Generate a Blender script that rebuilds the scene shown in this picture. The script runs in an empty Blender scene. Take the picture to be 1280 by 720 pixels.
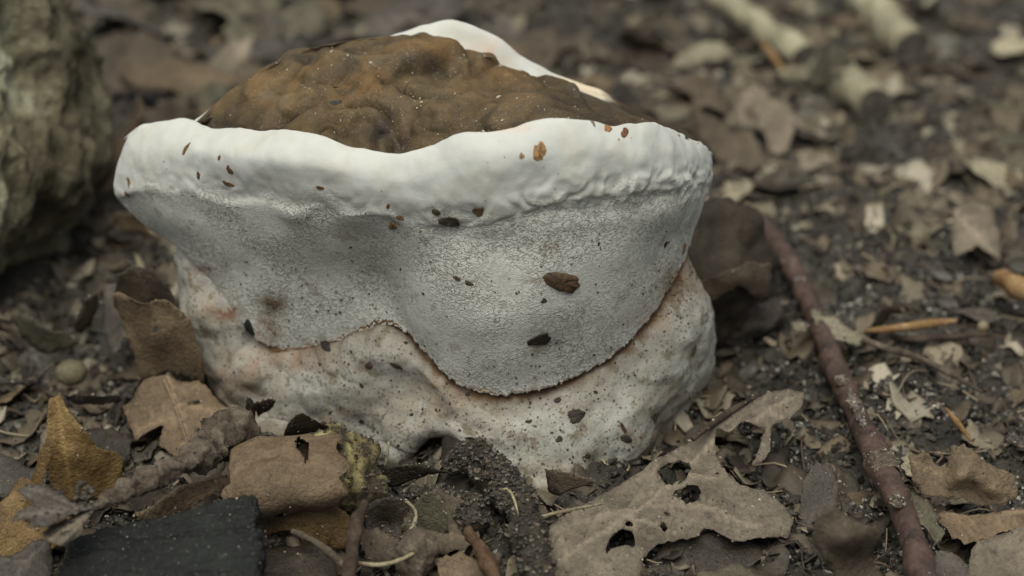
import bpy, bmesh, math, random
import numpy as np
from mathutils import Vector
from mathutils.geometry import delaunay_2d_cdt
from mathutils.bvhtree import BVHTree

rng = np.random.default_rng(7)
random.seed(7)
SC = bpy.context.scene
COL = SC.collection
S = 0.01                      # the script thinks in centimetres

# ------------------------------------------------------------------ camera, sky, sun
TH = math.radians(28.0)
DIST = 55.0
LENS = 70.7
FPX = 1280 * LENS / 36.0
CAM = np.array([0.0, -DIST * math.cos(TH), DIST * math.sin(TH)])
cd = bpy.data.cameras.new('camera')
cam = bpy.data.objects.new('camera', cd)
COL.objects.link(cam)
SC.camera = cam
cam.location = CAM * S
cam.rotation_euler = (math.radians(90) - TH, 0, 0)
cd.lens = LENS
cd.sensor_width = 36
cd.clip_start = 0.01
cd.clip_end = 500
cd.dof.use_dof = True
cd.dof.focus_distance = 0.445
cd.dof.aperture_fstop = 10.0

SUN_EL, SUN_AZ = 70.0, -165.0      # azimuth measured from +y towards +x
wd = bpy.data.worlds.new('World')
SC.world = wd
wd.use_nodes = True
wn = wd.node_tree
sky = wn.nodes.new('ShaderNodeTexSky')
sky.sky_type = 'NISHITA'
sky.sun_disc = False
sky.sun_elevation = math.radians(SUN_EL)
sky.sun_rotation = math.radians(SUN_AZ)
sky.dust_density = 4.0
sky.ozone_density = 0.6
sky.air_density = 0.8
bg = wn.nodes['Background']
bg.inputs['Strength'].default_value = 0.08
hs_ = wn.nodes.new('ShaderNodeHueSaturation')          # overcast: the blue greyed by cloud
hs_.inputs['Saturation'].default_value = 0.5
tn_ = wn.nodes.new('ShaderNodeMix'); tn_.data_type = 'RGBA'; tn_.blend_type = 'MULTIPLY'; tn_.inputs[0].default_value = 1.0   # light that comes through a canopy
tn_.inputs[7].default_value = (.97, 1.0, .93, 1)
wn.links.new(sky.outputs[0], hs_.inputs['Color']); wn.links.new(hs_.outputs[0], tn_.inputs[6]); wn.links.new(tn_.outputs[2], bg.inputs[0])
sl = bpy.data.lights.new('sun', 'SUN')
sl.energy = 2.2
sl.angle = math.radians(55)
sl.color = (1.0, 0.995, 0.87)
sun = bpy.data.objects.new('sun', sl)
COL.objects.link(sun)
_e, _a = math.radians(SUN_EL), math.radians(SUN_AZ)
_d = Vector((math.sin(_a) * math.cos(_e), math.cos(_a) * math.cos(_e), math.sin(_e)))
sun.rotation_euler = _d.to_track_quat('Z', 'Y').to_euler()
sun.location = (0, 0, 1)
SC.view_settings.view_transform = 'Standard'
SC.view_settings.look = 'None'
SC.view_settings.exposure = 0.38
SC.view_settings.gamma = 1.0

# ------------------------------------------------------------------ projection helpers (cm)
def _ray(px, py):
    px = np.asarray(px, float); py = np.asarray(py, float)
    a = (px - 640) / FPX; b = (360 - py) / FPX
    return np.stack([a, math.cos(TH) + b * math.sin(TH), -math.sin(TH) + b * math.cos(TH)], -1)
def at_z(px, py, z):
    r = _ray(px, py); t = (np.asarray(z, float) - CAM[2]) / r[..., 2]
    return CAM + r * t[..., None]
def at_y(px, py, y):
    r = _ray(px, py); t = (np.asarray(y, float) - CAM[1]) / r[..., 1]
    return CAM + r * t[..., None]
def to_px(p):
    d = p - CAM
    f = d[..., 1] * math.cos(TH) - d[..., 2] * math.sin(TH)
    u = d[..., 1] * math.sin(TH) + d[..., 2] * math.cos(TH)
    return 640 + FPX * d[..., 0] / f, 360 - FPX * u / f

# ------------------------------------------------------------------ noise
_perm = np.random.default_rng(3).permutation(4096).astype(np.int64)
_grad = np.random.default_rng(4).normal(size=(4096, 3)); _grad /= np.linalg.norm(_grad, axis=1)[:, None]
def pn(p):
    p = np.asarray(p, float)
    i = np.floor(p).astype(np.int64); f = p - i
    w = f * f * f * (f * (f * 6 - 15) + 10)
    out = np.zeros(p.shape[:-1])
    for dx in (0, 1):
        for dy in (0, 1):
            for dz in (0, 1):
                h = _perm[(i[..., 0] + dx) & 4095]
                h = _perm[(h + i[..., 1] + dy) & 4095]
                h = _perm[(h + i[..., 2] + dz) & 4095]
                g = _grad[h]
                d = g[..., 0] * (f[..., 0] - dx) + g[..., 1] * (f[..., 1] - dy) + g[..., 2] * (f[..., 2] - dz)
                wt = (w[..., 0] if dx else 1 - w[..., 0]) * (w[..., 1] if dy else 1 - w[..., 1]) * (w[..., 2] if dz else 1 - w[..., 2])
                out += wt * d
    return out * 1.5
def fbm(p, scale=1.0, octs=4, gain=0.5, off=0.0):
    p = np.asarray(p, float) * scale + off
    a = 1.0; s = np.zeros(p.shape[:-1])
    for k in range(octs):
        s += a * pn(p); p = p * 2.03 + 17.3; a *= gain
    return s
def P3(x, y, z=0.0):
    x = np.asarray(x, float); y = np.asarray(y, float)
    return np.stack([x, y, np.broadcast_to(np.asarray(z, float), x.shape)], -1)
def sst(a, b, x):
    t = np.clip((x - a) / (b - a), 0, 1); return t * t * (3 - 2 * t)
def gauss(px, py, cx, cy, rx, ry=None):
    ry = ry or rx
    return np.exp(-((px - cx) / rx) ** 2 - ((py - cy) / ry) ** 2)

# ------------------------------------------------------------------ materials
def newmat(name):
    m = bpy.data.materials.new(name); m.use_nodes = True
    nt = m.node_tree; b = nt.nodes['Principled BSDF']
    return m, nt, b
class G:
    def __init__(s, nt): s.nt = nt; s.tc = None
    def n(s, t, **kw):
        nd = s.nt.nodes.new('ShaderNode' + t)
        for k, v in kw.items(): setattr(nd, k, v)
        return nd
    def l(s, a, b): s.nt.links.new(a, b)
    def co(s, scale=(100, 100, 100), rnd=False):
        tc = s.n('TexCoord'); mp = s.n('Mapping'); mp.inputs['Scale'].default_value = scale
        s.l(tc.outputs['Object'], mp.inputs['Vector'])
        if rnd:
            oi = s.n('ObjectInfo'); vm = s.n('VectorMath', operation='MULTIPLY_ADD')
            s.l(oi.outputs['Random'], vm.inputs[0]); vm.inputs[1].default_value = (37, 51, 23); s.l(mp.outputs[0], vm.inputs[2])
            return vm.outputs[0]
        return mp.outputs[0]
    def noise(s, co, scale, detail=4, rough=.55, dist=0.0):
        nd = s.n('TexNoise'); nd.inputs['Scale'].default_value = scale; nd.inputs['Detail'].default_value = detail
        nd.inputs['Roughness'].default_value = rough; nd.inputs['Distortion'].default_value = dist
        s.l(co, nd.inputs['Vector']); return nd.outputs[0]
    def vor(s, co, scale, feature='F1', out='Distance', rnd=1.0):
        nd = s.n('TexVoronoi', feature=feature); nd.inputs['Scale'].default_value = scale
        nd.inputs['Randomness'].default_value = rnd
        s.l(co, nd.inputs['Vector']); return nd.outputs[out]
    def ramp(s, f, stops):
        nd = s.n('ValToRGB'); e = nd.color_ramp.elements
        while len(e) < len(stops): e.new(0.5)
        for k, (p, c) in enumerate(stops):
            e[k].position = p
            e[k].color = (c, c, c, 1) if isinstance(c, (int, float)) else (*c, 1)
        s.l(f, nd.inputs[0]); return nd.outputs[0]
    def mix(s, f, a, b, mode='MIX'):
        nd = s.n('Mix', data_type='RGBA', blend_type=mode)
        for v, i in ((f, 0), (a, 6), (b, 7)):
            if isinstance(v, (int, float)): nd.inputs[i].default_value = v if i == 0 else (v, v, v, 1)
            elif isinstance(v, tuple): nd.inputs[i].default_value = (*v, 1)
            else: s.l(v, nd.inputs[i])
        return nd.outputs[2]
    def math(s, op, a, b=0.0):
        nd = s.n('Math', operation=op)
        for k, v in enumerate((a, b)):
            if isinstance(v, (int, float)): nd.inputs[k].default_value = v
            else: s.l(v, nd.inputs[k])
        return nd.outputs[0]
    def attr(s, name, out='Fac'):
        nd = s.n('Attribute'); nd.attribute_name = name; return nd.outputs[out]
    def bump(s, h, dist_cm, strength=1.0, nrm=None):
        nd = s.n('Bump'); nd.inputs['Strength'].default_value = strength; nd.inputs['Distance'].default_value = dist_cm * S
        s.l(h, nd.inputs['Height'])
        if nrm is not None: s.l(nrm, nd.inputs['Normal'])
        return nd.outputs[0]

def mat_flesh():
    m, nt, b = newmat('fungus_flesh'); g = G(nt); co = g.co()
    warp = g.n('TexNoise'); warp.inputs['Scale'].default_value = 5.5; warp.inputs['Detail'].default_value = 2; g.l(co, warp.inputs['Vector'])
    vm = g.n('VectorMath', operation='MULTIPLY_ADD'); g.l(warp.outputs['Color'], vm.inputs[0]); vm.inputs[1].default_value = (.32, .32, .32); g.l(co, vm.inputs[2])
    st = g.n('VectorMath', operation='MULTIPLY'); g.l(vm.outputs[0], st.inputs[0]); st.inputs[1].default_value = (.72, .72, 1.25)
    v = g.vor(st.outputs[0], 15, rnd=.9)
    mz = g.noise(st.outputs[0], 9.5, 0, .5, .5)
    mz = g.math('ABSOLUTE', g.math('SUBTRACT', mz, .5))
    p1 = g.ramp(v, [(.16, 0.0), (.55, 1.0)]); p2 = g.ramp(mz, [(.005, 0.0), (.085, 1.0)])
    pit = g.math('MULTIPLY', g.math('ADD', g.math('MULTIPLY', p1, .45), .55), p2)
    pore = g.attr('pore')
    dark = g.math('MULTIPLY', g.math('SUBTRACT', 1.0, pit), pore)
    big = g.noise(co, 1.6, 3)
    fac = g.math('MULTIPLY', dark, g.math('ADD', .30, g.math('MULTIPLY', big, .6)))
    col = g.mix(fac, g.attr('Col', 'Color'), g.mix(1.0, g.attr('Col', 'Color'), (.36, .33, .28), 'MULTIPLY'))
    # soil dust speckle
    sp = g.noise(co, 15, 2, .6)
    spm = g.math('MULTIPLY', g.ramp(sp, [(.60, 0.0), (.66, 1.0)]), g.attr('dirt'))
    col = g.mix(spm, col, (.09, .065, .045))
    g.l(col, b.inputs['Base Color'])
    b.inputs['Roughness'].default_value = .85
    b.inputs['Specular IOR Level'].default_value = .12
    b.inputs['Subsurface Weight'].default_value = .12
    b.inputs['Subsurface Radius'].default_value = (.0016, .0015, .0012)
    b.inputs['Subsurface Scale'].default_value = 1.0
    h1 = g.math('MULTIPLY', pit, g.math('ADD', .04, pore))
    n1 = g.bump(h1, .019)
    n2 = g.bump(g.noise(co, 12, 4, .55), .006, 1.0, n1)
    g.l(n2, b.inputs['Normal'])
    return m
def mat_crust():
    m, nt, b = newmat('fungus_crust'); g = G(nt); co = g.co()
    n = g.noise(co, .9, 6, .62, .4); n2 = g.noise(co, 7, 6, .7)
    c = g.ramp(n, [(.30, (.045, .033, .023)), (.44, (.088, .060, .030)), (.56, (.122, .078, .034)), (.70, (.118, .094, .064))])
    c = g.mix(.75, c, g.ramp(n2, [(.25, .6), (.5, .95), (.75, 1.25)]), 'MULTIPLY')
    c = g.mix(1.0, c, g.attr('Col', 'Color'), 'MULTIPLY')
    dust = g.math('MULTIPLY', g.ramp(g.noise(co, 26, 3, .7), [(.58, 0.0), (.70, 1.0)]), g.ramp(g.noise(co, 1.3, 3, .6), [(.42, 0.05), (.62, .8)]))
    c = g.mix(dust, c, (.36, .33, .28))
    g.l(c, b.inputs['Base Color']); b.inputs['Roughness'].default_value = .72
    b.inputs['Specular IOR Level'].default_value = .35
    nr = g.bump(g.noise(co, 4, 5, .55), .035); nr = g.bump(g.noise(co, 38, 3, .6), .015, 1, nr)
    g.l(nr, b.inputs['Normal']); return m
def mat_leaf(name, c1, c2, c3, rough=.6, spot=.35):
    m, nt, b = newmat(name); g = G(nt); co = g.co(rnd=True)
    n = g.noise(co, .9, 5, .6, .5)
    c = g.ramp(n, [(.32, c1), (.5, c2), (.68, c3)])
    fine = g.noise(co, 9, 5, .7)
    c = g.mix(.8, c, g.ramp(fine, [(.3, .55), (.5, 1.0), (.72, 1.3)]), 'MULTIPLY')
    spots = g.ramp(g.noise(co, 3.2, 5, .72), [(.56, 0.0), (.66, spot)])
    c = g.mix(spots, c, (.030, .023, .016))
    wv = g.n('VectorMath', operation='MULTIPLY_ADD'); wn_ = g.n('TexNoise'); wn_.inputs['Scale'].default_value = 3; g.l(co, wn_.inputs['Vector']); g.l(wn_.outputs['Color'], wv.inputs[0]); wv.inputs[1].default_value = (.25, .25, .25); g.l(co, wv.inputs[2])
    net = g.ramp(g.vor(wv.outputs[0], 8.5, feature='DISTANCE_TO_EDGE'), [(0, .20), (.09, 0.0)])
    c = g.mix(net, c, tuple(min(1, x * 1.25) for x in c3))
    c = g.mix(g.math('MULTIPLY', g.attr('vein'), .62), c, tuple(min(1, x * 1.75) for x in c3))
    oi = g.n('ObjectInfo'); hs = g.n('HueSaturation')
    g.l(g.math('ADD', .62, g.math('MULTIPLY', oi.outputs['Random'], .36)), hs.inputs['Value'])
    hs.inputs['Saturation'].default_value = .88
    g.l(c, hs.inputs['Color']); g.l(hs.outputs[0], b.inputs['Base Color'])
    b.inputs['Roughness'].default_value = rough; b.inputs['Specular IOR Level'].default_value = .35
    ve = g.vor(co, 6.5, feature='DISTANCE_TO_EDGE')
    nr = g.bump(g.ramp(ve, [(0, 0.0), (.12, 1.0)]), .012, .7)
    nr = g.bump(g.noise(co, 16, 5, .7), .03, 1.0, nr); nr = g.bump(g.noise(co, 2.5, 4, .6), .07, 1, nr)
    g.l(nr, b.inputs['Normal']); return m
def mat_noise(name, cols, scale=2.0, fine=14, bumpd=.06, rough=.8, spec=.3, stretch=(1, 1, 1), speck=None, fine_amt=.8, bscale=6, rnd=True):
    m, nt, b = newmat(name); g = G(nt); co = g.co(tuple(100 * s for s in stretch), rnd=rnd)
    k = len(cols)
    c = g.ramp(g.noise(co, scale, 5, .62, .3), [(.30 + .42 * i / max(1, k - 1), cc) for i, cc in enumerate(cols)])
    c = g.mix(fine_amt, c, g.ramp(g.noise(co, fine, 5, .72), [(.28, .4), (.5, .95), (.74, 1.45)]), 'MULTIPLY')
    if speck:
        c = g.mix(g.ramp(g.noise(co, speck[1], 2, .6), [(speck[2], 0.0), (speck[2] + .05, speck[3])]), c, speck[0])
    g.l(c, b.inputs['Base Color']); b.inputs['Roughness'].default_value = rough; b.inputs['Specular IOR Level'].default_value = spec
    nr = g.bump(g.noise(co, bscale, 7, .7), bumpd); nr = g.bump(g.noise(co, fine * 1.6, 4, .65), bumpd * .25, 1, nr)
    g.l(nr, b.inputs['Normal']); return m
def mat_attr(name, rough=.8, spec=.3):
    m, nt, b = newmat(name); g = G(nt); co = g.co()
    c = g.mix(.7, g.attr('Col', 'Color'), g.ramp(g.noise(co, 18, 4, .7), [(.3, .5), (.5, 1.0), (.72, 1.4)]), 'MULTIPLY')
    g.l(c, b.inputs['Base Color']); b.inputs['Roughness'].default_value = rough; b.inputs['Specular IOR Level'].default_value = spec
    g.l(g.bump(g.noise(co, 20, 4, .7), .02), b.inputs['Normal']); return m

M = {}
M['flesh'] = mat_flesh(); M['crust'] = mat_crust()
M['tan'] = mat_leaf('dry_tan_leaf', (.090, .056, .029), (.150, .096, .050), (.21, .145, .080))
M['taupe'] = mat_leaf('weathered_taupe_leaf', (.125, .095, .065), (.20, .155, .11), (.285, .225, .16), .7, .5)
M['brown'] = mat_leaf('dry_brown_leaf', (.052, .036, .022), (.092, .064, .039), (.14, .10, .062))
M['dark'] = mat_leaf('wet_dark_leaf', (.020, .015, .011), (.040, .029, .020), (.075, .055, .038), .45)
M['ochre'] = mat_leaf('yellow_brown_leaf', (.10, .048, .010), (.18, .098, .020), (.26, .16, .042), .42, .3)
M['purple'] = mat_leaf('purplish_grey_leaf', (.050, .040, .032), (.085, .069, .056), (.135, .112, .092))
M['pale'] = mat_leaf('bleached_pale_leaf', (.20, .165, .10), (.30, .25, .16), (.40, .345, .23), .7, .3)
M['olive'] = mat_leaf('olive_grey_leaf', (.060, .050, .028), (.10, .085, .050), (.155, .135, .085))
M['soil'] = mat_noise('forest_soil', [(.016, .014, .011), (.028, .023, .017), (.055, .047, .036), (.16, .15, .13)], .9, 10, .12, .55, .5, speck=((.30, .28, .25), 24, .64, .7), rnd=False)
M['crumb'] = mat_attr('soil_crumb', .5, .5); M['fragment'] = mat_attr('leaf_fragment', .55, .4); M['debris'] = mat_attr('debris', .55, .4)
M['redtwig'] = mat_noise('red_brown_bark', [(.030, .020, .016), (.060, .036, .029), (.090, .052, .041), (.13, .10, .08)], 2.2, 16, .05, .55, .4, (1, 1, 1), ((.20, .16, .13), 21, .68, .6), .6)
M['greytwig'] = mat_noise('rough_grey_bark', [(.055, .042, .030), (.13, .10, .075), (.24, .20, .155)], 2.6, 14, .10, .85, .25)
M['humus'] = mat_noise('crumbly_humus', [(.022, .018, .013), (.055, .043, .030), (.105, .084, .060)], 2.0, 12, .14, .7, .4)
M['browntwig'] = mat_noise('dark_brown_bark', [(.025, .017, .012), (.055, .036, .025), (.10, .070, .050)], 2.4, 14, .06, .8)
M['palewood'] = mat_noise('weathered_pale_wood', [(.16, .14, .095), (.29, .26, .18), (.42, .385, .27)], 1.1, 7, .05, .8)
M['splinter'] = mat_noise('fresh_orange_wood', [(.13, .070, .028), (.24, .14, .06), (.36, .25, .13)], 1.6, 12, .04, .7)
M['rustwood'] = mat_noise('damp_red_brown_wood', [(.05, .028, .016), (.10, .055, .030), (.17, .105, .06)], 1.6, 12, .08, .7)
M['stickend'] = mat_noise('weathered_cut_end', [(.05, .042, .036), (.10, .085, .07), (.19, .165, .14)], 2.0, 9, .10, .85)
M['endgrain'] = mat_noise('dark_cut_end', [(.022, .018, .015), (.05, .040, .034), (.10, .085, .07)], 2.4, 12, .06, .85)
M['char'] = mat_noise('charred_wood', [(.006, .007, .0065), (.011, .0125, .0115), (.021, .0235, .0215)], 1.0, 9, .09, .5, .35, (1, 1, 1.6), ((.28, .28, .22), 15, .675, .8), .6, 5)
M['stone'] = mat_noise('dark_brown_stone', [(.020, .015, .010), (.036, .027, .018), (.062, .048, .033)], .8, 12, .03, .75)
M['stump'] = mat_noise('algae_covered_bark', [(.06, .048, .032), (.17, .145, .095), (.30, .265, .175), (.68, .66, .47)], .42, 3, .30, .85, .2, bscale=2.2)
M['lichen'] = mat_noise('yellow_lichen_crust', [(.022, .018, .014), (.06, .045, .03), (.23, .19, .085), (.40, .36, .20)], 1.9, 12, .09, .85)
M['matted'] = mat_leaf('matted_grey_leaf', (.075, .066, .050), (.125, .112, .088), (.19, .175, .145), .5, .5)
M['peel'] = mat_noise('peeling_pale_bark', [(.13, .10, .06), (.26, .215, .14), (.38, .33, .21)], 2.6, 12, .05, .75)
M['pebble'] = mat_noise('olive_pebble', [(.09, .078, .045), (.15, .13, .08)], 1.5, 12, .03, .6)

# ------------------------------------------------------------------ object helpers
def mesh_from(name, V, F, mats, attrs=None, smooth=True):
    me = bpy.data.meshes.new(name)
    V = np.asarray(V, np.float32); F = np.asarray(F, np.int32)
    me.vertices.add(len(V)); me.vertices.foreach_set('co', (V * S).ravel())
    k = F.shape[1]
    me.loops.add(F.size); me.loops.foreach_set('vertex_index', F.ravel())
    me.polygons.add(len(F)); me.polygons.foreach_set('loop_start', np.arange(0, F.size, k, dtype=np.int32))
    me.polygons.foreach_set('use_smooth', np.full(len(F), smooth))
    for key, a in (attrs or {}).items():
        a = np.asarray(a, np.float32)
        if a.ndim == 2:
            at = me.attributes.new(key, 'FLOAT_COLOR', 'POINT')
            at.data.foreach_set('color', np.concatenate([a, np.ones((len(a), 1), np.float32)], 1).ravel())
        else:
            at = me.attributes.new(key, 'FLOAT', 'POINT'); at.data.foreach_set('value', a)
    for m in (mats if isinstance(mats, (list, tuple)) else [mats]): me.materials.append(m)
    me.update(calc_edges=True); me.validate()
    return me
def link(name, data, parent=None, loc=None):
    o = bpy.data.objects.new(name, data); COL.objects.link(o)
    if parent is not None: o.parent = parent
    if loc is not None: o.location = np.asarray(loc) * S
    return o
def tag(o, label, cat, group=None):
    o['label'] = label; o['category'] = cat
    if group: o['group'] = group
    return o
def base_of(V):
    return np.array([V[:, 0].mean(), V[:, 1].mean(), V[:, 2].min()])
def solo(name, label, cat, V, F, mat, attrs=None, group=None, smooth=True):
    b = base_of(V)
    return tag(link(name, mesh_from(name, V - b, F, mat, attrs, smooth), None, b), label, cat, group)
def root(name, label, cat, b, group=None):
    return tag(link(name, None, None, b), label, cat, group)
def part(name, par, b, V, F, mat, attrs=None, smooth=True):
    return link(name, mesh_from(name, V - b, F, mat, attrs, smooth), par)
def tris(F):
    F = np.asarray(F)
    return F if F.shape[1] == 3 else np.concatenate([F[:, [0, 1, 2]], F[:, [0, 2, 3]]])
def join(parts):
    Vs, Fs, o = [], [], 0
    for V, F in parts:
        Vs.append(V); Fs.append(tris(F) + o); o += len(V)
    return np.concatenate(Vs), np.concatenate(Fs)
def vnormals(V, F):
    F = tris(F); n = np.cross(V[F[:, 1]] - V[F[:, 0]], V[F[:, 2]] - V[F[:, 0]])
    N = np.zeros_like(V)
    for k in range(3): np.add.at(N, F[:, k], n)
    return N / (np.linalg.norm(N, axis=1)[:, None] + 1e-12)
def catmull(P, t):
    P = np.asarray(P, float); n = len(P)
    t = np.clip(t, 0, n - 1 - 1e-9); i = t.astype(int); f = (t - i)
    f = f.reshape(f.shape + (1,) * (P.ndim - 1))
    p0 = P[np.maximum(i - 1, 0)]; p1 = P[i]; p2 = P[np.minimum(i + 1, n - 1)]; p3 = P[np.minimum(i + 2, n - 1)]
    return 0.5 * ((2 * p1) + (-p0 + p2) * f + (2 * p0 - 5 * p1 + 4 * p2 - p3) * f ** 2 + (-p0 + 3 * p1 - 3 * p2 + p3) * f ** 3)

# ------------------------------------------------------------------ ground
def gz(x, y):
    p = P3(x, y)
    z = .35 * fbm(p, .16, 3, .5) + .26 * fbm(p, .55, 5, .58, 9.0) + .05 * fbm(p, 3.1, 3, .6, 4.0)
    q_ = P3(x, y) * .95; z = z + .30 * np.abs(pn(q_ + .4 * pn(q_ * 1.3)[..., None])) ** .8 - .06 + .10 * np.abs(pn(P3(x, y, 5.) * 2.4))
    near = np.exp(-(x ** 2 / 30 ** 2 + y ** 2 / 34 ** 2))
    z = z * (.5 + near)
    px, py = to_px(P3(x, y, 0.0))
    z = z - 1.0 * gauss(px, py, 110, 430, 110, 80)            # hollow beside the stump
    z = z - .7 * gauss(px, py, 480, 660, 60, 50)
    z = z + .55 * gauss(px, py, 595, 612, 42, 45) + .6 * gauss(px, py, 660, 700, 50, 60)
    z = z + .45 * gauss(px, py, 860, 520, 60, 30)
    z = z - .4 * gauss(px, py, 900, 440, 60, 40)
    d = np.sqrt(x ** 2 + y ** 2)
    z = z + np.where(d > 60, 0.02 * (d - 60) * pn(P3(x, y) * .004), 0)
    return z
def warp_axis(n, inner, outer):
    t = np.linspace(-1, 1, n); k = 7.5
    a = inner * t * 1.35
    b = outer * np.sign(t) * (np.sinh(k * np.abs(t) ** 3) / np.sinh(k))
    return a + b
n = 420
gx = warp_axis(n, 20, 60000); gy = warp_axis(n, 24, 60000) + 2
X, Y = np.meshgrid(gx, gy)
V = P3(X.ravel(), Y.ravel(), 0.0); V[:, 2] = gz(V[:, 0], V[:, 1])
ii = np.arange(n * n).reshape(n, n)
F = np.stack([ii[:-1, :-1], ii[:-1, 1:], ii[1:, 1:], ii[1:, :-1]], -1).reshape(-1, 4)
go = link('ground', mesh_from('ground', V, F, M['soil'])); go['kind'] = 'structure'; go['label'] = 'dark crumbly forest soil with pale sandy patches'

# ------------------------------------------------------------------ the fungus
def row(front, back, nf, nb, dy=0.0, dpy=0.0, zfix=None):
    fr = np.array(front, float)
    if zfix is None: P = at_y(fr[:, 0], fr[:, 1] + dpy, fr[:, 2] + dy)
    else: P = at_z(fr[:, 0], fr[:, 1] + dpy, zfix)
    px = fr[:, 0]; ch = np.r_[0, np.cumsum(np.linalg.norm(np.diff(P, axis=0), axis=1))]
    s = .75 * (px - px[0]) / (px[-1] - px[0]) + .25 * ch / ch[-1]
    t = np.interp(np.linspace(0, 1, nf), s, np.arange(len(s)))
    A = catmull(P, t)
    if isinstance(back, (int, float)):
        e, st = P[-1], P[0]; ph = np.linspace(0, math.pi, 9)
        mid = (e + st) / 2; hf = (e - st) / 2
        B = mid + hf * np.cos(ph)[:, None]; B[:, 1] += back * np.sin(ph)
    else:
        b = np.array([[*q] for q in back], float); B = at_y(b[:, 0], b[:, 1], b[:, 2]); B = np.concatenate([P[-1:], B, P[:1]])
    cb = np.r_[0, np.cumsum(np.linalg.norm(np.diff(B, axis=0), axis=1))]; cb /= cb[-1]
    tb = np.interp(np.linspace(0, 1, nb + 2)[1:-1], cb, np.arange(len(cb)))
    return np.concatenate([A, catmull(B, tb)])
NF, NB = 820, 170
R = []; KN = []
crest = [(160,172,-4.7),(175,160,-4.9),(200,154,-5.2),(237,152,-5.7),(270,163,-6.4),(300,162,-6.9),(330,166,-7.4),(360,164,-7.8),(400,170,-8.2),(440,184,-8.5),(500,192,-8.9),(540,184,-9.1),(575,170,-9.3),(630,163,-9.4),(665,156,-9.4),(700,151,-9.3),(735,151,-9.1),(765,160,-8.8),(790,156,-8.4),(820,156,-7.7),(862,172,-6.5),(880,182,-5.9),(888,192,-5.4)]
Bf = [(226,160,-5.1),(250,166,-5.6),(300,172,-6.5),(360,176,-7.2),(400,182,-7.6),(440,194,-7.9),(500,202,-8.3),(540,194,-8.5),(575,182,-8.7),(630,172,-8.8),(700,160,-8.7),(750,158,-8.4),(790,160,-7.9),(830,164,-7.2),(860,173,-6.2)]
Bb = [(838,164,-5.4),(800,150,-4.7),(760,128,-4.2),(700,105,-3.9),(665,101,-3.8),(640,93,-3.8),(600,71,-3.8),(560,53,-3.8),(510,45,-3.7),(455,49,-3.7),(400,59,-3.9),(340,83,-4.3),(280,120,-4.8),(243,154,-5.15)]
cb_ = [(862,168,-5.0),(820,150,-4.3),(780,131,-3.8),(750,114,-3.5),(720,103,-3.3),(690,92,-3.2),(655,74,-3.2),(620,47,-3.2),(575,29,-3.2),(540,32,-3.2),(505,41,-3.2),(400,80,-3.0),(300,150,-3.4),(240,172,-4.2)]
c0 = at_y(np.array(480.), np.array(108.), np.array(-5.9))
Brow = row(Bf, Bb, NF, NB)
for r in (0.01, .2, .4, .6, .8, .93):
    q = c0 + (Brow - c0) * r; q[:, 2] += .32 * math.sin(math.pi * min(1, r * 1.02)); R.append(q); KN.append(('crust', r))
R.append(Brow); iB = len(R) - 1
R.append(row([(a, b_ + 3, c + .35) for a, b_, c in crest], [(a, b_ + 4, c - .25) for a, b_, c in cb_], NF, NB))
R.append(row(crest, cb_, NF, NB)); iC = len(R) - 1
down = lambda k, dy: [(a, b_ + k, c + dy) for a, b_, c in cb_]
R.append(row([(148,203,-4.7),(160,192,-5.1),(200,184,-6.0),(300,196,-7.8),(400,208,-8.8),(500,226,-9.3),(600,212,-9.8),(700,193,-9.8),(800,190,-8.9),(862,194,-7.2),(882,200,-6.2),(890,208,-5.4)], down(30, .25), NF, NB))
L3 = [(143,236,-4.8),(155,238,-5.2),(180,228,-5.8),(240,233,-6.8),(285,240,-7.4),(330,240,-7.9),(365,252,-8.3),(400,248,-8.6),(435,260,-8.9),(470,262,-9.1),(510,268,-9.25),(540,272,-9.4),(575,272,-9.5),(620,268,-9.7),(660,255,-9.8),(700,243,-9.8),(750,238,-9.5),(800,230,-9.0),(860,226,-7.6),(888,222,-5.6)]
R.append(row(L3, down(70, .2), NF, NB)); i3 = len(R) - 1
R.append(row([(151,253,-4.8)] + [(a, b_ + 16, c + .07) for a, b_, c in L3[2:-1]] + [(885,240,-5.7)], down(95, -.1), NF, NB)); i3b = len(R) - 1
R.append(row([(165,268,-4.9),(220,272,-6.2),(330,284,-7.6),(400,294,-8.2),(470,310,-8.5),(540,322,-9.2),(620,314,-9.6),(700,296,-9.7),(800,276,-9.0),(850,267,-7.8),(878,264,-6.0)], 3.0, NF, NB))
R.append(row([(192,291,-4.9),(260,320,-6.2),(340,345,-7.2),(420,352,-7.7),(485,357,-8.0),(540,380,-9.1),(620,398,-9.6),(700,382,-9.6),(780,345,-8.9),(840,305,-7.5),(866,290,-6.2)], 2.8, NF, NB))
P3r = [(222,312,-4.9),(258,350,-5.9),(290,388,-6.5),(318,420,-6.8),(345,433,-7.0),(370,437,-7.2),(400,428,-7.4),(440,418,-7.7),(478,404,-7.9),(505,412,-8.1),(535,445,-8.6),(565,472,-9.0),(590,485,-9.15),(620,491,-9.3),(655,488,-9.3),(690,479,-9.2),(750,452,-8.8),(800,410,-8.2),(842,350,-7.2),(862,308,-6.2)]
r3 = row(P3r, 2.6, NF, NB)
u = np.linspace(0, 1, NF + NB, endpoint=False)
jag = pn(P3(u * 240, 0 * u, .5)) * .11 + pn(P3(u * 90, 0 * u, 3.5)) * .12
R.append(r3 + np.array([0, 0, .12]) + np.array([0, .02, 0])); 
r3j = r3.copy(); r3j[:, 2] += jag; R.append(r3j); iS = len(R) - 1
px3, _ = to_px(r3); opn = (sst(290, 365, px3) * .85 + .15)
r4 = r3.copy(); r4[:, 1] += .26 * opn; r4[:, 2] += .12 * opn; R.append(r4)
T1 = row([(a, b_ + 5, c + .15) for a, b_, c in P3r], 2.7, NF, NB); T1[:, 1] -= .12 * (1 - opn); R.append(T1); iT1 = len(R) - 1
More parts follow.
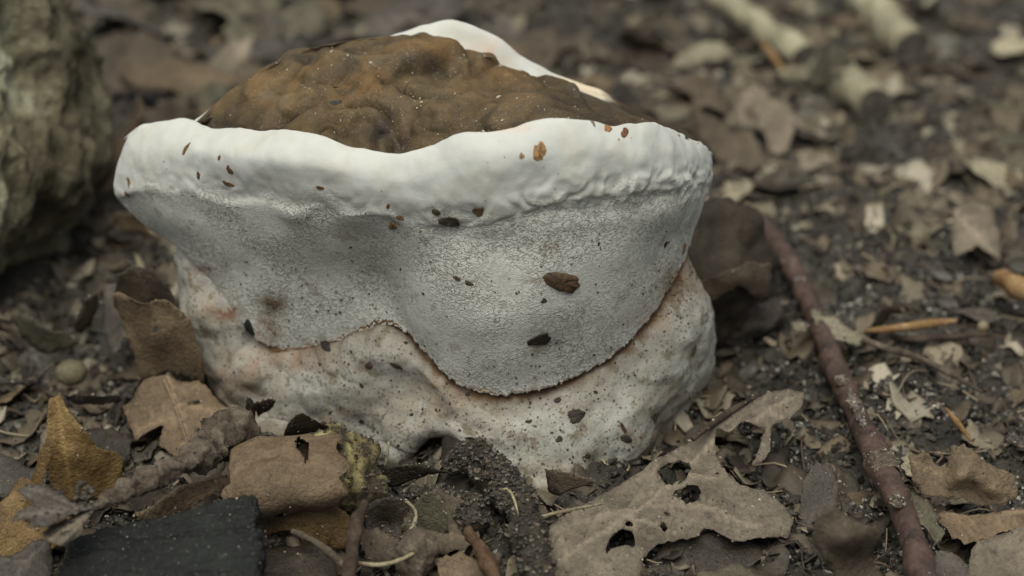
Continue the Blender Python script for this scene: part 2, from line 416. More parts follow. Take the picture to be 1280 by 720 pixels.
R.append(row([(219,322,-4.8),(242,365,-5.7),(285,412,-6.5),(330,450,-6.9),(400,452,-7.5),(440,440,-7.9),(480,428,-8.2),(505,440,-8.4),(535,475,-8.8),(565,500,-9.1),(620,515,-9.3),(690,506,-9.3),(750,480,-8.9),(815,432,-8.1),(858,368,-7.2),(876,358,-6.2)], 3.0, NF, NB))
R.append(row([(228,372,-4.9),(252,425,-6.0),(300,462,-6.8),(350,485,-7.3),(420,495,-7.9),(480,498,-8.4),(540,515,-8.9),(600,532,-9.4),(680,546,-9.7),(760,530,-9.2),(830,480,-8.2),(878,420,-7.0),(893,396,-6.0)], 3.2, NF, NB))
R.append(row([(236,410,-4.9),(262,468,-6.0),(310,515,-6.9),(380,522,-7.6),(440,535,-8.1),(500,548,-8.5),(560,542,-9.0),(620,572,-9.6),(690,598,-10.0),(760,578,-9.4),(820,530,-8.3),(872,480,-7.0),(892,445,-5.9)], 3.2, NF, NB))
base = [(255,450),(278,502),(310,535),(345,556),(400,548),(440,558),(475,575),(505,576),(530,556),(560,545),(600,560),(635,605),(690,624),(760,602),(812,560),(852,528),(888,486)]
base = [(a, b_, 0) for a, b_ in base]
R.append(row(base, 3.0, NF, NB, zfix=0.0)); iG = len(R) - 1
low = R[-1].copy(); cen = low.mean(0); low = cen + (low - cen) * np.array([.93, .93, 1]); low[:, 2] = -1.6; R.append(low)
R = np.stack(R)                                  # rows x u x 3
sub = [14, 22, 30, 32, 22, 12, 12, 14, 16, 20, 14, 30, 36, 34, 8, 8, 6, 14, 30, 26, 26, 10]
sub = (sub + [10] * 30)[:len(R) - 1]
tv = np.concatenate([i + np.linspace(0, 1, k, endpoint=False) for i, k in enumerate(sub)] + [[len(R) - 1 - 1e-6]])
Gd = catmull(R, tv)                              # grid
NV, NU = Gd.shape[:2]
T = np.repeat(tv[:, None], NU, 1)
def gnormal(A):
    du = np.roll(A, -1, 1) - np.roll(A, 1, 1); dv = np.gradient(A, axis=0)
    nn = np.cross(dv, du); nn /= np.linalg.norm(nn, axis=-1)[..., None] + 1e-9
    return nn
Nn = gnormal(Gd)
mid = (T > i3) & (T < iS)
if (Nn[mid] * (Gd[mid] - np.array([0, -6.5, 4]))).sum() < 0: Nn = -Nn; FLIP = True
else: FLIP = False
px, py = to_px(Gd)
front = np.zeros_like(T); front[:, :NF] = 1.0
onlip = sst(iB - .2, iB + .5, T) * (1 - sst(i3 - .1, i3b, T))
onpore = sst(i3, i3b, T) * (1 - sst(iS - .5, iS, T))
onpore_c = sst(i3 - .62, i3b - .05, T + .38 * fbm(Gd, 1.5, 4) + .28 * gauss(px, py, 560, 280, 70, 30)) * (1 - sst(iS, iS + .2, T))
ontier = sst(iS + .3, iS + 2.2, T)
oncrust = 1 - sst(iB - .6, iB, T)
D = np.zeros_like(T)
D += onlip * (.055 * fbm(Gd, .9, 3) + .004 * fbm(Gd, 3.5, 2))
caul = sst(i3 - .9, i3 - .2, T) * (1 - sst(i3b, i3b + .7, T))
bl = np.abs(pn(Gd * 1.9 + 5)) ** .8; bd = np.abs(pn(Gd * 2.1 + 33)); D += sst(i3 - .55, i3 - .2, T) * (1 - sst(i3 + .1, i3 + .7, T)) * front * .050 * (.35 + .65 * sst(480, 640, px)) * (sst(.0, .45, bd) - .4)
D += caul * front * (.045 * fbm(Gd, 1.6, 2, .4, 15.) + .05 * (.55 - np.abs(pn(Gd * 2.9 + 8))) ) * (.35 + sst(560, 760, px))
D += onpore * (.07 * fbm(Gd, .55, 2, .5, 3.0) + .004 * fbm(Gd, 3.0, 2))
D += ontier * (.13 * fbm(Gd, .8, 3, .5, 7.0) + .012 * fbm(Gd, 4.0, 3) + .16 * (np.abs(pn(Gd * .8 + 4)) ** .7 - .3) * (.4 + .9 * sst(520, 300, px)))
lobe = [(238,330,26,.22),(262,395,34,.28),(300,470,36,.26),(350,520,34,.15),(372,460,45,.16),(430,470,55,.18),(498,540,28,.30),(470,440,30,.12),(690,590,45,.15),(780,560,40,.12),(860,420,30,.15),(620,540,70,.08),(515,500,30,-.18),(312,430,14,-.18),(330,480,13,-.12)]
for a, b_, r_, h in lobe: D += ontier * front * h * gauss(px, py, a, b_, r_)
for a, b_, r1, r2, h in [(470,330,38,120,-.13),(330,300,90,50,.12),(640,380,110,90,.12),(590,255,70,20,.10),(520,255,40,16,.08),(420,262,24,12,-.10),(700,262,90,12,-.08)]:
    D += (onpore + onlip * .5) * front * h * gauss(px, py, a, b_, r1, r2)
cr = fbm(Gd, .75, 5, .55, 21.0); rid = 1 - np.abs(fbm(Gd, .62, 3, .5, 31.0)) * 2.2
lump = np.abs(pn(Gd * .60 + 11 + .75 * pn(Gd * .55)[..., None] + .25 * pn(Gd * 1.6)[..., None])) ** .75; lump2 = np.abs(pn(Gd * 1.25 + 27))
lm = .45 + .9 * sst(-.3, .4, pn(Gd * .35 + 2))
D += oncrust * (.46 * lump * lm + .12 * lump2 * lm + .05 * cr - .15)
for a, b_, r_, h in [(468,106,18,.30),(425,130,14,-.26),(408,96,26,.10),(520,66,60,.16),(520,75,24,.12),(600,95,22,.16),(655,118,34,.15),(560,84,26,-.12),(500,120,45,-.14),(350,110,40,.10),(330,140,30,.06),(505,95,14,-.16),(445,118,9,-.12),(612,118,10,-.10),(690,135,40,.10)]:
    D += oncrust * h * gauss(px, py, a, b_, r_ * 1.1, r_ * .62)
D += oncrust * .012 * fbm(Gd, 5.5, 3, .6)
D *= sst(-.1, .6, T)
Gf = Gd + Nn * D[..., None]
# colours
def lerpc(C, c, m): return C + (np.array(c) - C) * np.clip(m, 0, 1)[..., None]
C = np.ones(Gf.shape) * np.array([.53, .53, .505])
C = lerpc(C, (.50, .495, .47), sst(i3 - 1.0, i3, T + .25 * fbm(Gd, .8, 3)) * .5 * front)  # lip greyed towards its underside, partly shade painted into the colour
C = lerpc(C, (.55, .545, .505), onpore_c)
pal = fbm(Gd, .8, 3, .5, 40.0)
C = lerpc(C, (.585, .58, .545), onpore_c * sst(-.05, .5, pal) * .8)
for a, b_, r1, r2, h in [(320,330,60,26,.8),(250,300,40,20,.8),(510,400,26,60,.6),(620,470,60,16,.5),(480,300,14,60,.5),(840,330,14,50,.7)]:
    C = lerpc(C, (.61, .605, .57), onpore_c * h * gauss(px, py, a, b_, r1, r2) * front)
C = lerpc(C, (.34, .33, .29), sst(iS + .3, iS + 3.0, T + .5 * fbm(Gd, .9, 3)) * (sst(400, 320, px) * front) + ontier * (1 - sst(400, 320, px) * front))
C = lerpc(C, (.44, .43, .395), ontier * sst(-.1, .4, fbm(Gd, .9, 4, .55, 51.)) * .8)
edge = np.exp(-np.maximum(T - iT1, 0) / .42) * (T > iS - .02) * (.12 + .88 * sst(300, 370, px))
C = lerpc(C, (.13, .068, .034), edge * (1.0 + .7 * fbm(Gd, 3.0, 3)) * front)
fr_ = sst(iS - .55, iS - .05, T) * (T < iS) * front
C = lerpc(C, (.42, .30, .20), fr_ * (.35 + .7 * pn(Gd * np.array([6, 6, 2.]))))
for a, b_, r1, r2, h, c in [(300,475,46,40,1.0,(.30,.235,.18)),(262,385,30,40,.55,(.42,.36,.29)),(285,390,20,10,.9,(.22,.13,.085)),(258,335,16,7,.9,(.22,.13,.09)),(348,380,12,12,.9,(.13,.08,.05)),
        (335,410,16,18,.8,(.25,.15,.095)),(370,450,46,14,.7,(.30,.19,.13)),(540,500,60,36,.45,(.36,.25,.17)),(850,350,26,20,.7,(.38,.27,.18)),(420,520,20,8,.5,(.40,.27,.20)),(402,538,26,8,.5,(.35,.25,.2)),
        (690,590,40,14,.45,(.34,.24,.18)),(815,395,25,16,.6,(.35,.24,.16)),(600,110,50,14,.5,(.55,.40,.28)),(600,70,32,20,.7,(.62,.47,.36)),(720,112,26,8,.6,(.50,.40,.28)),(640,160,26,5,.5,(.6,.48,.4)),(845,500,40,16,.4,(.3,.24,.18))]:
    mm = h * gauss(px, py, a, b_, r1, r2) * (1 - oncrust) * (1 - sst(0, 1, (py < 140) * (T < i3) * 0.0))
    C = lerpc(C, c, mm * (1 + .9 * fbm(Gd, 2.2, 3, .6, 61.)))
C = lerpc(C, (.50, .47, .39), onlip * .35 * sst(.1, .6, fbm(Gd, 1.1, 4, .6, 83.)))
for a, b_, r1 in [(563,278,12),(675,425,16),(720,520,16),(782,545,12),(819,520,16),(867,437,15),(341,379,16),(405,432,20),(500,455,12),(461,457,10),(697,500,8),(491,280,10),(850,360,22),(835,480,14),(452,505,10),(735,570,12),(640,545,8),(560,520,9)]:
    C = lerpc(C, (.16, .125, .09), .62 * gauss(px, py, a, b_, r1, r1 * .8) * front * (T > iB) * (1 + 1.2 * fbm(Gd, 3.5, 3, .6, 66.)))
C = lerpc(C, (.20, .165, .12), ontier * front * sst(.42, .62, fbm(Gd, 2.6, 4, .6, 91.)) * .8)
C = lerpc(C, (.36, .325, .27), ontier * front * sst(.12, .6, fbm(Gd, .7, 3, .5, 95.)) * .5)
C = lerpc(C, (.30, .25, .19), onpore_c * front * sst(.5, .7, fbm(Gd, 2.2, 4, .6, 98.)) * .5)
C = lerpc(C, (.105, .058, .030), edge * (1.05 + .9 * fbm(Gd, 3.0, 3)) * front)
C = lerpc(C, (.17, .135, .10), sst(iG - 1.0, iG + .1, T + .8 * fbm(Gd, 1.3, 4, .6, 44.)) * (T > iS) * .85)  # soil splash round the base; its colour also darkens the sunlit flare
rimend = (1 - front) * (T > iB - .05) * (T < i3) * sst(742, 775, px + 14 * fbm(Gd, 3., 3)) * (py < 178)
C = lerpc(C, (.62, .50, .36), (1 - front) * (T > iB) * (T < i3) * sst(680, 715, px) * .75)
C = lerpc(C, (.045, .032, .022), rimend)
C = np.clip(C * (1 + .05 * fbm(Gd, 2.5, 3))[..., None], 0, 1)
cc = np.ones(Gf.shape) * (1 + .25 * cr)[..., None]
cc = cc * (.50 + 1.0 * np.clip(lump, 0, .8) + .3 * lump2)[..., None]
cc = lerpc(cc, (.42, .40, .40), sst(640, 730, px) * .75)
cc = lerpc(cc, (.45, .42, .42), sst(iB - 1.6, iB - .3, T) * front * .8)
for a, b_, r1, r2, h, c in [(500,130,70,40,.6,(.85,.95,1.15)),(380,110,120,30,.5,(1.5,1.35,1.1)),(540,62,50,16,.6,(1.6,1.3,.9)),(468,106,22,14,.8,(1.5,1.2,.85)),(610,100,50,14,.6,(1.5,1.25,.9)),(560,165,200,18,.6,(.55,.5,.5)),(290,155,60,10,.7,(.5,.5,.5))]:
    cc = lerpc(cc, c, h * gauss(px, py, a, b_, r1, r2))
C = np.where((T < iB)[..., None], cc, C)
porem = onpore_c * 1.0 + sst(iS + .6, iS + 1.6, T) * .30
porem *= np.clip(.75 + .9 * fbm(Gd, .7, 2, .5, 77.), .25, 1)
dirt = sst(iS + .4, iS + 1.5, T) * .9 + onpore_c * .22
Fg = np.arange(NV * NU).reshape(NV, NU)
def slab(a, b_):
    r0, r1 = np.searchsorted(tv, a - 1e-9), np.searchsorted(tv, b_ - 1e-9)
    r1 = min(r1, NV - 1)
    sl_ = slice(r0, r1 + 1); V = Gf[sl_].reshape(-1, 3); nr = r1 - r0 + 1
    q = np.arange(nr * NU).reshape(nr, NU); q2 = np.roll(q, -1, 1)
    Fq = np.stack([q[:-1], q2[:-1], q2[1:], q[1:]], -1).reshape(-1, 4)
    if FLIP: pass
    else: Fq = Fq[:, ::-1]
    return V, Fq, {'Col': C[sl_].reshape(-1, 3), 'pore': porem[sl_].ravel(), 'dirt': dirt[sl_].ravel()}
fb = np.array([0, -6.3, 0.])
fungus = root('bracket_fungus', 'large white bracket fungus with knobbly brown top rising from the leaf litter', 'fungus', fb)
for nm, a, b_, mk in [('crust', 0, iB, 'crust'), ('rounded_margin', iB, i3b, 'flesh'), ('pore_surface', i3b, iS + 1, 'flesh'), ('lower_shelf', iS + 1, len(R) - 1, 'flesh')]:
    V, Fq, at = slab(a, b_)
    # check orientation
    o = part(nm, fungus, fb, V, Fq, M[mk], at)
allV, allF, _ = slab(0, len(R) - 1)
BVH = BVHTree.FromPolygons([tuple(v) for v in allV[::1]], allF.tolist())
def hit(px_, py_):
    r = _ray(px_, py_); r = r / np.linalg.norm(r)
    h = BVH.ray_cast(Vector(CAM), Vector(r))
    if h[0] is None: return None
    nn = np.array(h[1]);
    if nn @ r > 0: nn = -nn
    return np.array(h[0]), nn

# ------------------------------------------------------------------ primitive builders
def tube(P, rad, nseg=14, rough=.12, bscale=2.5, caps=True, step=.12, seed=0., knots=()):
    P = np.asarray(P, float); L = np.r_[0, np.cumsum(np.linalg.norm(np.diff(P, axis=0), axis=1))]
    n = max(6, int(L[-1] / step)); t = np.interp(np.linspace(0, L[-1], n), L, np.arange(len(P)))
    Q = catmull(P, t); rr = np.interp(t, np.arange(len(P)), rad)
    tg = np.gradient(Q, axis=0); tg /= np.linalg.norm(tg, axis=1)[:, None]
    a = np.cross(tg, [0.13, .07, 1.0]); a /= np.linalg.norm(a, axis=1)[:, None]; b = np.cross(a, tg)
    ph = np.linspace(0, 2 * math.pi, nseg, endpoint=False)
    ring = a[:, None] * np.cos(ph)[None, :, None] + b[:, None] * np.sin(ph)[None, :, None]
    W = Q[:, None] + ring * rr[:, None, None]
    d = fbm(W, bscale, 4, .55, seed) * rough
    for kx, kr, kh in knots: d = d + kh * np.exp(-((np.linspace(0, 1, n)[:, None] - kx) / kr) ** 2)
    W = Q[:, None] + ring * (rr[:, None] * (1 + d))[..., None]
    V = W.reshape(-1, 3); q = np.arange(n * nseg).reshape(n, nseg); q2 = np.roll(q, -1, 1)
    F = tris(np.stack([q[:-1], q2[:-1], q2[1:], q[1:]], -1).reshape(-1, 4)[:, ::-1])
    if caps:
        c0_ = len(V); V = np.concatenate([V, Q[:1], Q[-1:]])
        F = np.concatenate([F, np.stack([q[0], q2[0], np.full(nseg, c0_)], -1), np.stack([q2[-1], q[-1], np.full(nseg, c0_ + 1)], -1)])
    return V, F
def pxline(pts): 
    p = np.array(pts, float); return at_z(p[:, 0], p[:, 1], p[:, 2])
def inpoly(P, poly):
    x, y = P[:, 0], P[:, 1]; r = np.zeros(len(P), bool); n = len(poly); j = n - 1
    for i in range(n):
        xi, yi = poly[i]; xj, yj = poly[j]
        c = ((yi > y) != (yj > y)) & (x < (xj - xi) * (y - yi) / (yj - yi + 1e-12) + xi); r ^= c; j = i
    return r
def refine(poly, step, jag, seed):
    poly = np.asarray(poly, float); out = []
    for i in range(len(poly)):
        a, b = poly[i], poly[(i + 1) % len(poly)]; k = max(1, int(np.linalg.norm((b - a)[:2]) / step))
        for q in range(k): out.append(a + (b - a) * q / k)
    out = np.array(out)
    # smooth a little then roughen
    out = (np.roll(out, 1, 0) + 5 * out + np.roll(out, -1, 0)) / 7
    if jag:
        nn = fbm(P3(out[:, 0], out[:, 1], seed) / (step * 2.2), 1, 3, .6); n2 = fbm(P3(out[:, 0], out[:, 1], seed + 9) / (step * 2.2), 1, 3, .6)
        out[:, 0] += nn * jag; out[:, 1] += n2 * jag
    return out
def triang(poly, holes, step, seed=0):
    r = np.random.default_rng(int(seed) + 5); polys = [poly] + list(holes)
    pts = [p[:2] for p in poly]; edges = [(i, (i + 1) % len(poly)) for i in range(len(poly))]
    for h in holes:
        o = len(pts); pts += [p[:2] for p in h]; edges += [(o + i, o + (i + 1) % len(h)) for i in range(len(h))]
    mn, mx = poly[:, :2].min(0), poly[:, :2].max(0)
    gx_, gy_ = np.meshgrid(np.arange(mn[0], mx[0], step), np.arange(mn[1], mx[1], step * .87))
    gx_ = gx_ + (np.arange(gx_.shape[0]) % 2)[:, None] * step / 2
    g_ = np.stack([gx_.ravel(), gy_.ravel()], -1) + r.uniform(-.22, .22, (gx_.size, 2)) * step
    k = inpoly(g_, poly[:, :2])
    for h in holes: k &= ~inpoly(g_, h[:, :2])
    allb = np.array([p for p in pts]); g_ = g_[k]
    if len(g_):
        d = np.min(((g_[:, None] - allb[None]) ** 2).sum(-1), 1); g_ = g_[d > (step * .45) ** 2]
    V = [Vector(p) for p in pts] + [Vector(p) for p in g_]
    vo, eo, fo = delaunay_2d_cdt(V, edges, [], 0, 1e-5)[:3]
    vo = np.array([tuple(v) for v in vo]); fo = np.array([f for f in fo if len(f) == 3])
    c = vo[fo].mean(1); k = inpoly(c, poly[:, :2])
    for h in holes: k &= ~inpoly(c, h[:, :2])
    return vo, fo[k]
def thicken(V, F, th):
    Nv = vnormals(V, F)
    if Nv[:, 2].mean() < 0 : F = F[:, ::-1]; Nv = -Nv
    n = len(V); e = {}
    E = np.concatenate([F[:, [0, 1]], F[:, [1, 2]], F[:, [2, 0]]])
    key = set(map(tuple, E.tolist())); bd = [(a, b) for a, b in E.tolist() if (b, a) not in key]
    bd = np.array(bd)
    side = np.concatenate([np.stack([bd[:, 1], bd[:, 0], bd[:, 0] + n], -1), np.stack([bd[:, 1], bd[:, 0] + n, bd[:, 1] + n], -1)])
    return np.concatenate([V, V - Nv * th]), np.concatenate([F, F[:, ::-1] + n, side])
def segdist(P, line):
    d = np.full(len(P), 1e9)
    for a, b in zip(line[:-1], line[1:]):
        a = np.array(a[:2], float); b = np.array(b[:2], float); ab = b - a
        t = np.clip(((P - a) @ ab) / (ab @ ab + 1e-9), 0, 1); d = np.minimum(d, np.linalg.norm(P - a - t[:, None] * ab, axis=1))
    return d
LEAFN = [0]
def leaf(label, poly, mat,  holes=(), extra=(), veins=(), midrib=None, wr=.07, wscale=.9, jag=2.0, step=6, th=.014, name='leaf', cat='leaf', group=None, sink=0, mr=.045, lift=.38):
    LEAFN[0] += 1; sd = LEAFN[0] * 3.7
    ctl = np.array(list(poly) + list(extra), float)
    pl = refine(np.array(poly, float)[:, :2], step * .6, jag, sd)
    hs = [refine(np.array(h, float)[:, :2], step * .5, jag * .7, sd + k) for k, h in enumerate(holes)]
    v2, F = triang(pl, hs, step, sd)
    w = 1 / (((v2[:, None] - ctl[None, :, :2]) ** 2).sum(-1) + 350) ** 1.6
    A_ = np.c_[ctl[:, :2], np.ones(len(ctl))]; cf = np.linalg.lstsq(A_, ctl[:, 2], rcond=None)[0]; res = ctl[:, 2] - A_ @ cf
    z = np.c_[v2, np.ones(len(v2))] @ cf + .7 * (w * res).sum(1) / w.sum(1)
    V = at_z(v2[:, 0], v2[:, 1], z)
    vein = np.zeros(len(V))
    rv = np.random.default_rng(int(sd * 10))
    for vl in veins:
        d = segdist(v2, vl); vein = np.maximum(vein, np.exp(-(d / 2.2) ** 2))
        A = np.array(vl, float)[:, :2]
        for a_, b__ in zip(A[:-1], A[1:]):
            Ls = np.linalg.norm(b__ - a_); k_ = int(Ls / 13)
            for q in range(k_):
                o_ = a_ + (b__ - a_) * (q + .5) / max(k_, 1); dr = math.atan2(*(b__ - a_)[::-1]) + rv.choice([-1, 1]) * rv.uniform(.6, 1.0); l_ = rv.uniform(.2, .45) * Ls
                m_ = o_ + l_ * .5 * np.array([math.cos(dr), math.sin(dr)]); e_ = m_ + l_ * .5 * np.array([math.cos(dr + .25), math.sin(dr + .25)])
                vein = np.maximum(vein, .6 * np.exp(-(segdist(v2, [o_, m_, e_]) / 1.5) ** 2))
    V = V + np.array([0, 0, 1.]) * (wr * fbm(V, wscale, 4, .55, sd) + .05 * vein)[:, None]
    ed = segdist(v2, list(map(tuple, pl)) + [tuple(pl[0])])
    V[:, 2] += lift * np.exp(-(ed / 11) ** 1.2) * fbm(V, .7, 2, .5, sd + 50)
    V2, F2 = thicken(V, F, th); vein2 = np.r_[vein, vein * 0]
    b = base_of(V2)
    if midrib is None:
        return solo(name, label, cat, V2, F2, M[mat], {'vein': vein2}, group)
    r = root(name, label, cat, b, group)
    part('blade', r, b, V2, F2, M[mat], {'vein': vein2})
    ml = np.array(midrib, float); mp = []
    for q in ml:
        j = np.argmin(((v2 - q[:2]) ** 2).sum(1)); p = at_z(q[0], q[1], V[j, 2] + .02); mp.append(p)
    tv_, tf_ = tube(np.array(mp), np.linspace(mr, mr * .35, len(mp)), 7, .1, 3, step=.15)
    part('midrib', r, b, tv_, tf_, M[mat if mat not in ('ochre',) else 'pale'], {'vein': np.ones(len(tv_)) * .6})
    return r
def blob(c, rad, n=40, rough=.15, bscale=.8, seed=0., flat=None, power=1.0):
    n2 = n; th = np.linspace(0, math.pi, n); ph = np.linspace(0, 2 * math.pi, n2 * 2, endpoint=False)
    TT, PP = np.meshgrid(th, ph, indexing='ij')
    U = np.stack([np.sin(TT) * np.cos(PP), np.sin(TT) * np.sin(PP), np.cos(TT)], -1)
    W = U * np.asarray(rad) 
    d = 1 + rough * fbm(W + seed, bscale, 4, .5)
    W = W * d[..., None]
    V = (W + np.asarray(c)).reshape(-1, 3); q = np.arange(V.shape[0]).reshape(n, n2 * 2); q2 = np.roll(q, -1, 1)
    F = np.stack([q[:-1], q[1:], q2[1:], q2[:-1]], -1).reshape(-1, 4)
    return V, tris(F)
def box8(c8, n, rough, fn=None):
    """c8: 8 corners [x0y0z0, x1y0z0, x1y1z0, x0y1z0, then the z1 ones] -> subdivided rounded box"""
    Vs, Fs = [], []; o = 0
    g_ = np.linspace(0, 1, n)
    c8 = np.asarray(c8, float)
    def tri3(u_, v_, w_):
        r = 0
        for k, (a, b, c) in enumerate([(0,0,0),(1,0,0),(1,1,0),(0,1,0),(0,0,1),(1,0,1),(1,1,1),(0,1,1)]):
            wt = (u_ if a else 1 - u_) * (v_ if b else 1 - v_) * (w_ if c else 1 - w_); r = r + wt[..., None] * c8[k]
        return r
    A, B = np.meshgrid(g_, g_, indexing='ij')
    for u_, v_, w_, fl in [(A, B, A * 0, 0), (A, B, A * 0 + 1, 1), (A, A * 0, B, 1), (A, A * 0 + 1, B, 0), (A * 0, A, B, 0), (A * 0 + 1, A, B, 1)]:
        # pull corners in for a slightly rounded edge
        U = np.stack([u_, v_, w_], -1) * 2 - 1; s_ = (np.abs(U) ** 14).sum(-1) ** (1 / 14); U = U / s_[..., None]
        P = tri3(*[(U[..., k] + 1) / 2 for k in range(3)])
        V = P.reshape(-1, 3); q = np.arange(n * n).reshape(n, n) + o
        f = np.stack([q[:-1, :-1], q[1:, :-1], q[1:, 1:], q[:-1, 1:]], -1).reshape(-1, 4)
        Vs.append(V); Fs.append(tris(f if fl else f[:, ::-1])); o += n * n
    V = np.concatenate(Vs); F = np.concatenate(Fs)
    key = np.round(V, 4); _, idx, inv = np.unique(key, axis=0, return_index=True, return_inverse=True)
    V = V[idx]; F = inv.ravel()[F]; F = F[(F[:, 0] != F[:, 1]) & (F[:, 1] != F[:, 2]) & (F[:, 0] != F[:, 2])]
    Nv = vnormals(V, F)
    if (Nv * (V - V.mean(0))).sum() < 0: F = F[:, ::-1]; Nv = -Nv
    d = rough * fbm(V, 1.0, 4) if fn is None else fn(V, Nv)
    return V + Nv * d[:, None], F

# ------------------------------------------------------------------ stump and stones
def stump():
    nh, na = 150, 260
    h = np.linspace(-1.2, 17, nh); a = np.linspace(0, 2 * math.pi, na, endpoint=False)
    H, A = np.meshgrid(h, a, indexing='ij')
    r = 5.6 - .11 * np.maximum(H, 0)
    bul = 1.5 * np.exp(-((H - 3.6) / 2.2) ** 2) * np.exp(-(((A + math.pi) % (2 * math.pi) - math.pi + .95) / .9) ** 2)
    cut = 1.8 * np.exp(-((H + .2) / 1.3) ** 2)
    cre = -.9 * np.exp(-((H - 7.0 - .5 * np.sin(A * 2)) / .45) ** 2) * np.exp(-(((A + math.pi) % (2 * math.pi) - math.pi + 1.5) / .8) ** 2)
    r = r + bul - cut + cre
    but = .5 * np.sin(A * 5 + .6) * np.exp(-H / 9)
    W = np.stack([np.cos(A) * (r + but), np.sin(A) * (r + but), H], -1)
    q = W * np.array([1, 1, .45])
    d = .85 * fbm(q, .30, 6, .62, 3.) + .18 * fbm(q, 1.5, 4, .6, 8.)
    nrm = np.stack([np.cos(A), np.sin(A), 0 * A], -1); W = W + nrm * d[..., None]
    return (W + np.array([-17.4, 3.2, 0])).reshape(-1, 3), nh, na
V, nh, na = stump()
q = np.arange(nh * na).reshape(nh, na); q2 = np.roll(q, -1, 1)
F = tris(np.stack([q[:-1], q2[:-1], q2[1:], q[1:]], -1).reshape(-1, 4))
ct = np.array([V[q[-1]].mean(0) - [0, 0, .8]]); V = np.concatenate([V, ct])
b = np.array([-17.4, 3.2, 0.])
st = root('tree_stump', 'broad blurred tree stump with pale green algae left of the white fungus', 'tree stump', b)
part('bark', st, b, V[:-1], F, M['stump'])
capF = np.stack([q[-1], q2[-1], np.full(na, len(V) - 1)], -1)
part('broken_top', st, b, V, capF, M['endgrain'])

pc = at_z(np.array(888.), np.array(392.), np.array(1.4))
V, F = blob(pc + np.array([0, 1.6, .25]), (1.75, 1.6, 2.0), 46, .24, .7, 3.)
solo('stone', 'dark brown rounded stone half hidden behind the right side of the fungus', 'stone', V, F, M['stone'])
leaf('brown leaf strip bent across the front of the brown stone', [(872,352,2.4),(905,335,2.9),(945,322,2.9),(966,330,2.4),(962,372,1.6),(925,372,2.0),(885,378,1.8)], 'brown', extra=[(925,350,2.7)], jag=2)
V, F = blob(at_z(np.array(915.), np.array(392.), np.array(.6)), (1.35, .9, .8), 30, .18, .9, 12.)
solo('stone', 'small dark grey stone under the brown stone beside the fungus', 'stone', V, F, M['endgrain'])
V, F = blob(at_z(np.array(88.), np.array(466.), np.array(.3)), (.40, .36, .33), 26, .10, 1.2, 5.)
solo('pebble', 'small rounded olive pebble in the dark litter at far left', 'pebble', V, F, M['pebble'])

# ------------------------------------------------------------------ charred block
tl = at_z(np.array([84.]), np.array([674.]), 1.5)[0]; tr = at_z(np.array([320.]), np.array([612.]), 2.15)[0]
fl_ = at_z(np.array([60.]), np.array([850.]), 1.2)[0]; frr = at_z(np.array([334.]), np.array([800.]), 1.6)[0]
dn = np.array([0, 0, -1.9])
def charfn(V, Nv):
    e = tr - tl; e = e / np.linalg.norm(e); f = frr - tr; f /= np.linalg.norm(f)
    a = V @ e; bb = V @ f
    q = np.stack([a * .22, bb * 1.0, V[:, 2] * 1.3], -1)
    lay = fbm(q, .9, 4, .5, 2.); st_ = np.floor(lay * 7) / 7
    cr_ = -.05 * np.exp(-(pn(np.stack([a * .25, bb * 1.4, V[:, 2] * 2], -1) + 7) / .05) ** 2)
    return .24 * st_ + .06 * lay + .035 * fbm(V, 3.5, 4, .6) + cr_
V, F = box8([fl_ + dn, frr + dn, tr + dn * 1.1, tl + dn, fl_, frr, tr, tl], 110, 0, charfn)
solo('charred_wood_block', 'black charred wood block with flaky grain in the bottom left corner', 'charcoal', V, F, M['char'])

# ------------------------------------------------------------------ hero leaves, left side
leaf('golden tan folded leaf with one small hole standing left of the fungus', [(142,378,3.0),(170,372,3.4),(196,373,3.4),(218,385,3.2),(240,410,2.6),(256,455,1.6),(255,476,.9),(212,466,1.2),(178,474,.9),(166,440,1.7),(152,402,2.4)], 'tan',
     holes=[[(191,410),(197,409),(199,414),(195,417),(190,415)]], veins=[[(190,374),(214,460)],[(178,400),(205,420)],[(184,434),(212,438)],[(200,400),(232,430)]], extra=[(200,420,2.5)], step=5, wr=.03)
leaf('dull brown leaf sloping behind the golden tan folded leaf', [(150,345,3.2),(190,340,3.2),(215,360,2.8),(236,400,2.2),(262,470,.6),(230,470,.8),(205,400,1.6),(160,385,1.9),(140,372,2.2)], 'brown', jag=2.5)
leaf('matte brown leaf with a dark tear lying between the curled yellow leaf and the fungus', [(152,500,.7),(180,478,1.2),(210,468,1.4),(250,470,1.5),(290,505,1.3),(303,530,1.0),(318,552,.6),(296,566,.5),(262,560,.7),(225,580,.4),(200,560,.5),(205,535,.6),(170,553,.35),(160,525,.6)], 'tan',
     veins=[[(210,470),(228,530),(240,570)],[(220,505),(280,520)],[(225,520),(172,540)]], midrib=[(205,474),(218,505),(228,535),(240,572)], holes=[[(233,505),(245,501),(254,503),(243,507)]], step=5)
leaf('large yellow brown curled leaf upright at the bottom left', [(62,500,3.6),(76,497,3.7),(84,512,3.5),(108,535,3.2),(128,560,2.6),(154,580,1.9),(152,598,1.6),(130,615,1.3),(100,622,1.3),(72,630,1.3),(62,600,1.9),(58,560,2.7),(60,525,3.2)], 'ochre', extra=[(95,575,2.5),(110,600,1.9)], wr=.05, jag=1.5, step=4.5,
     veins=[[(72,500),(80,560),(90,620)]])
leaf('pale folded flap of the yellow leaf under the lichened twig', [(60,545,3.1),(64,566,2.9),(52,600,2.4),(70,628,1.9),(100,634,1.7),(120,640,1.5),(80,650,1.2),(50,655,1.1),(28,640,1.4),(34,600,2.0),(50,565,2.7)], 'ochre', wr=.10, jag=2, step=4.5)
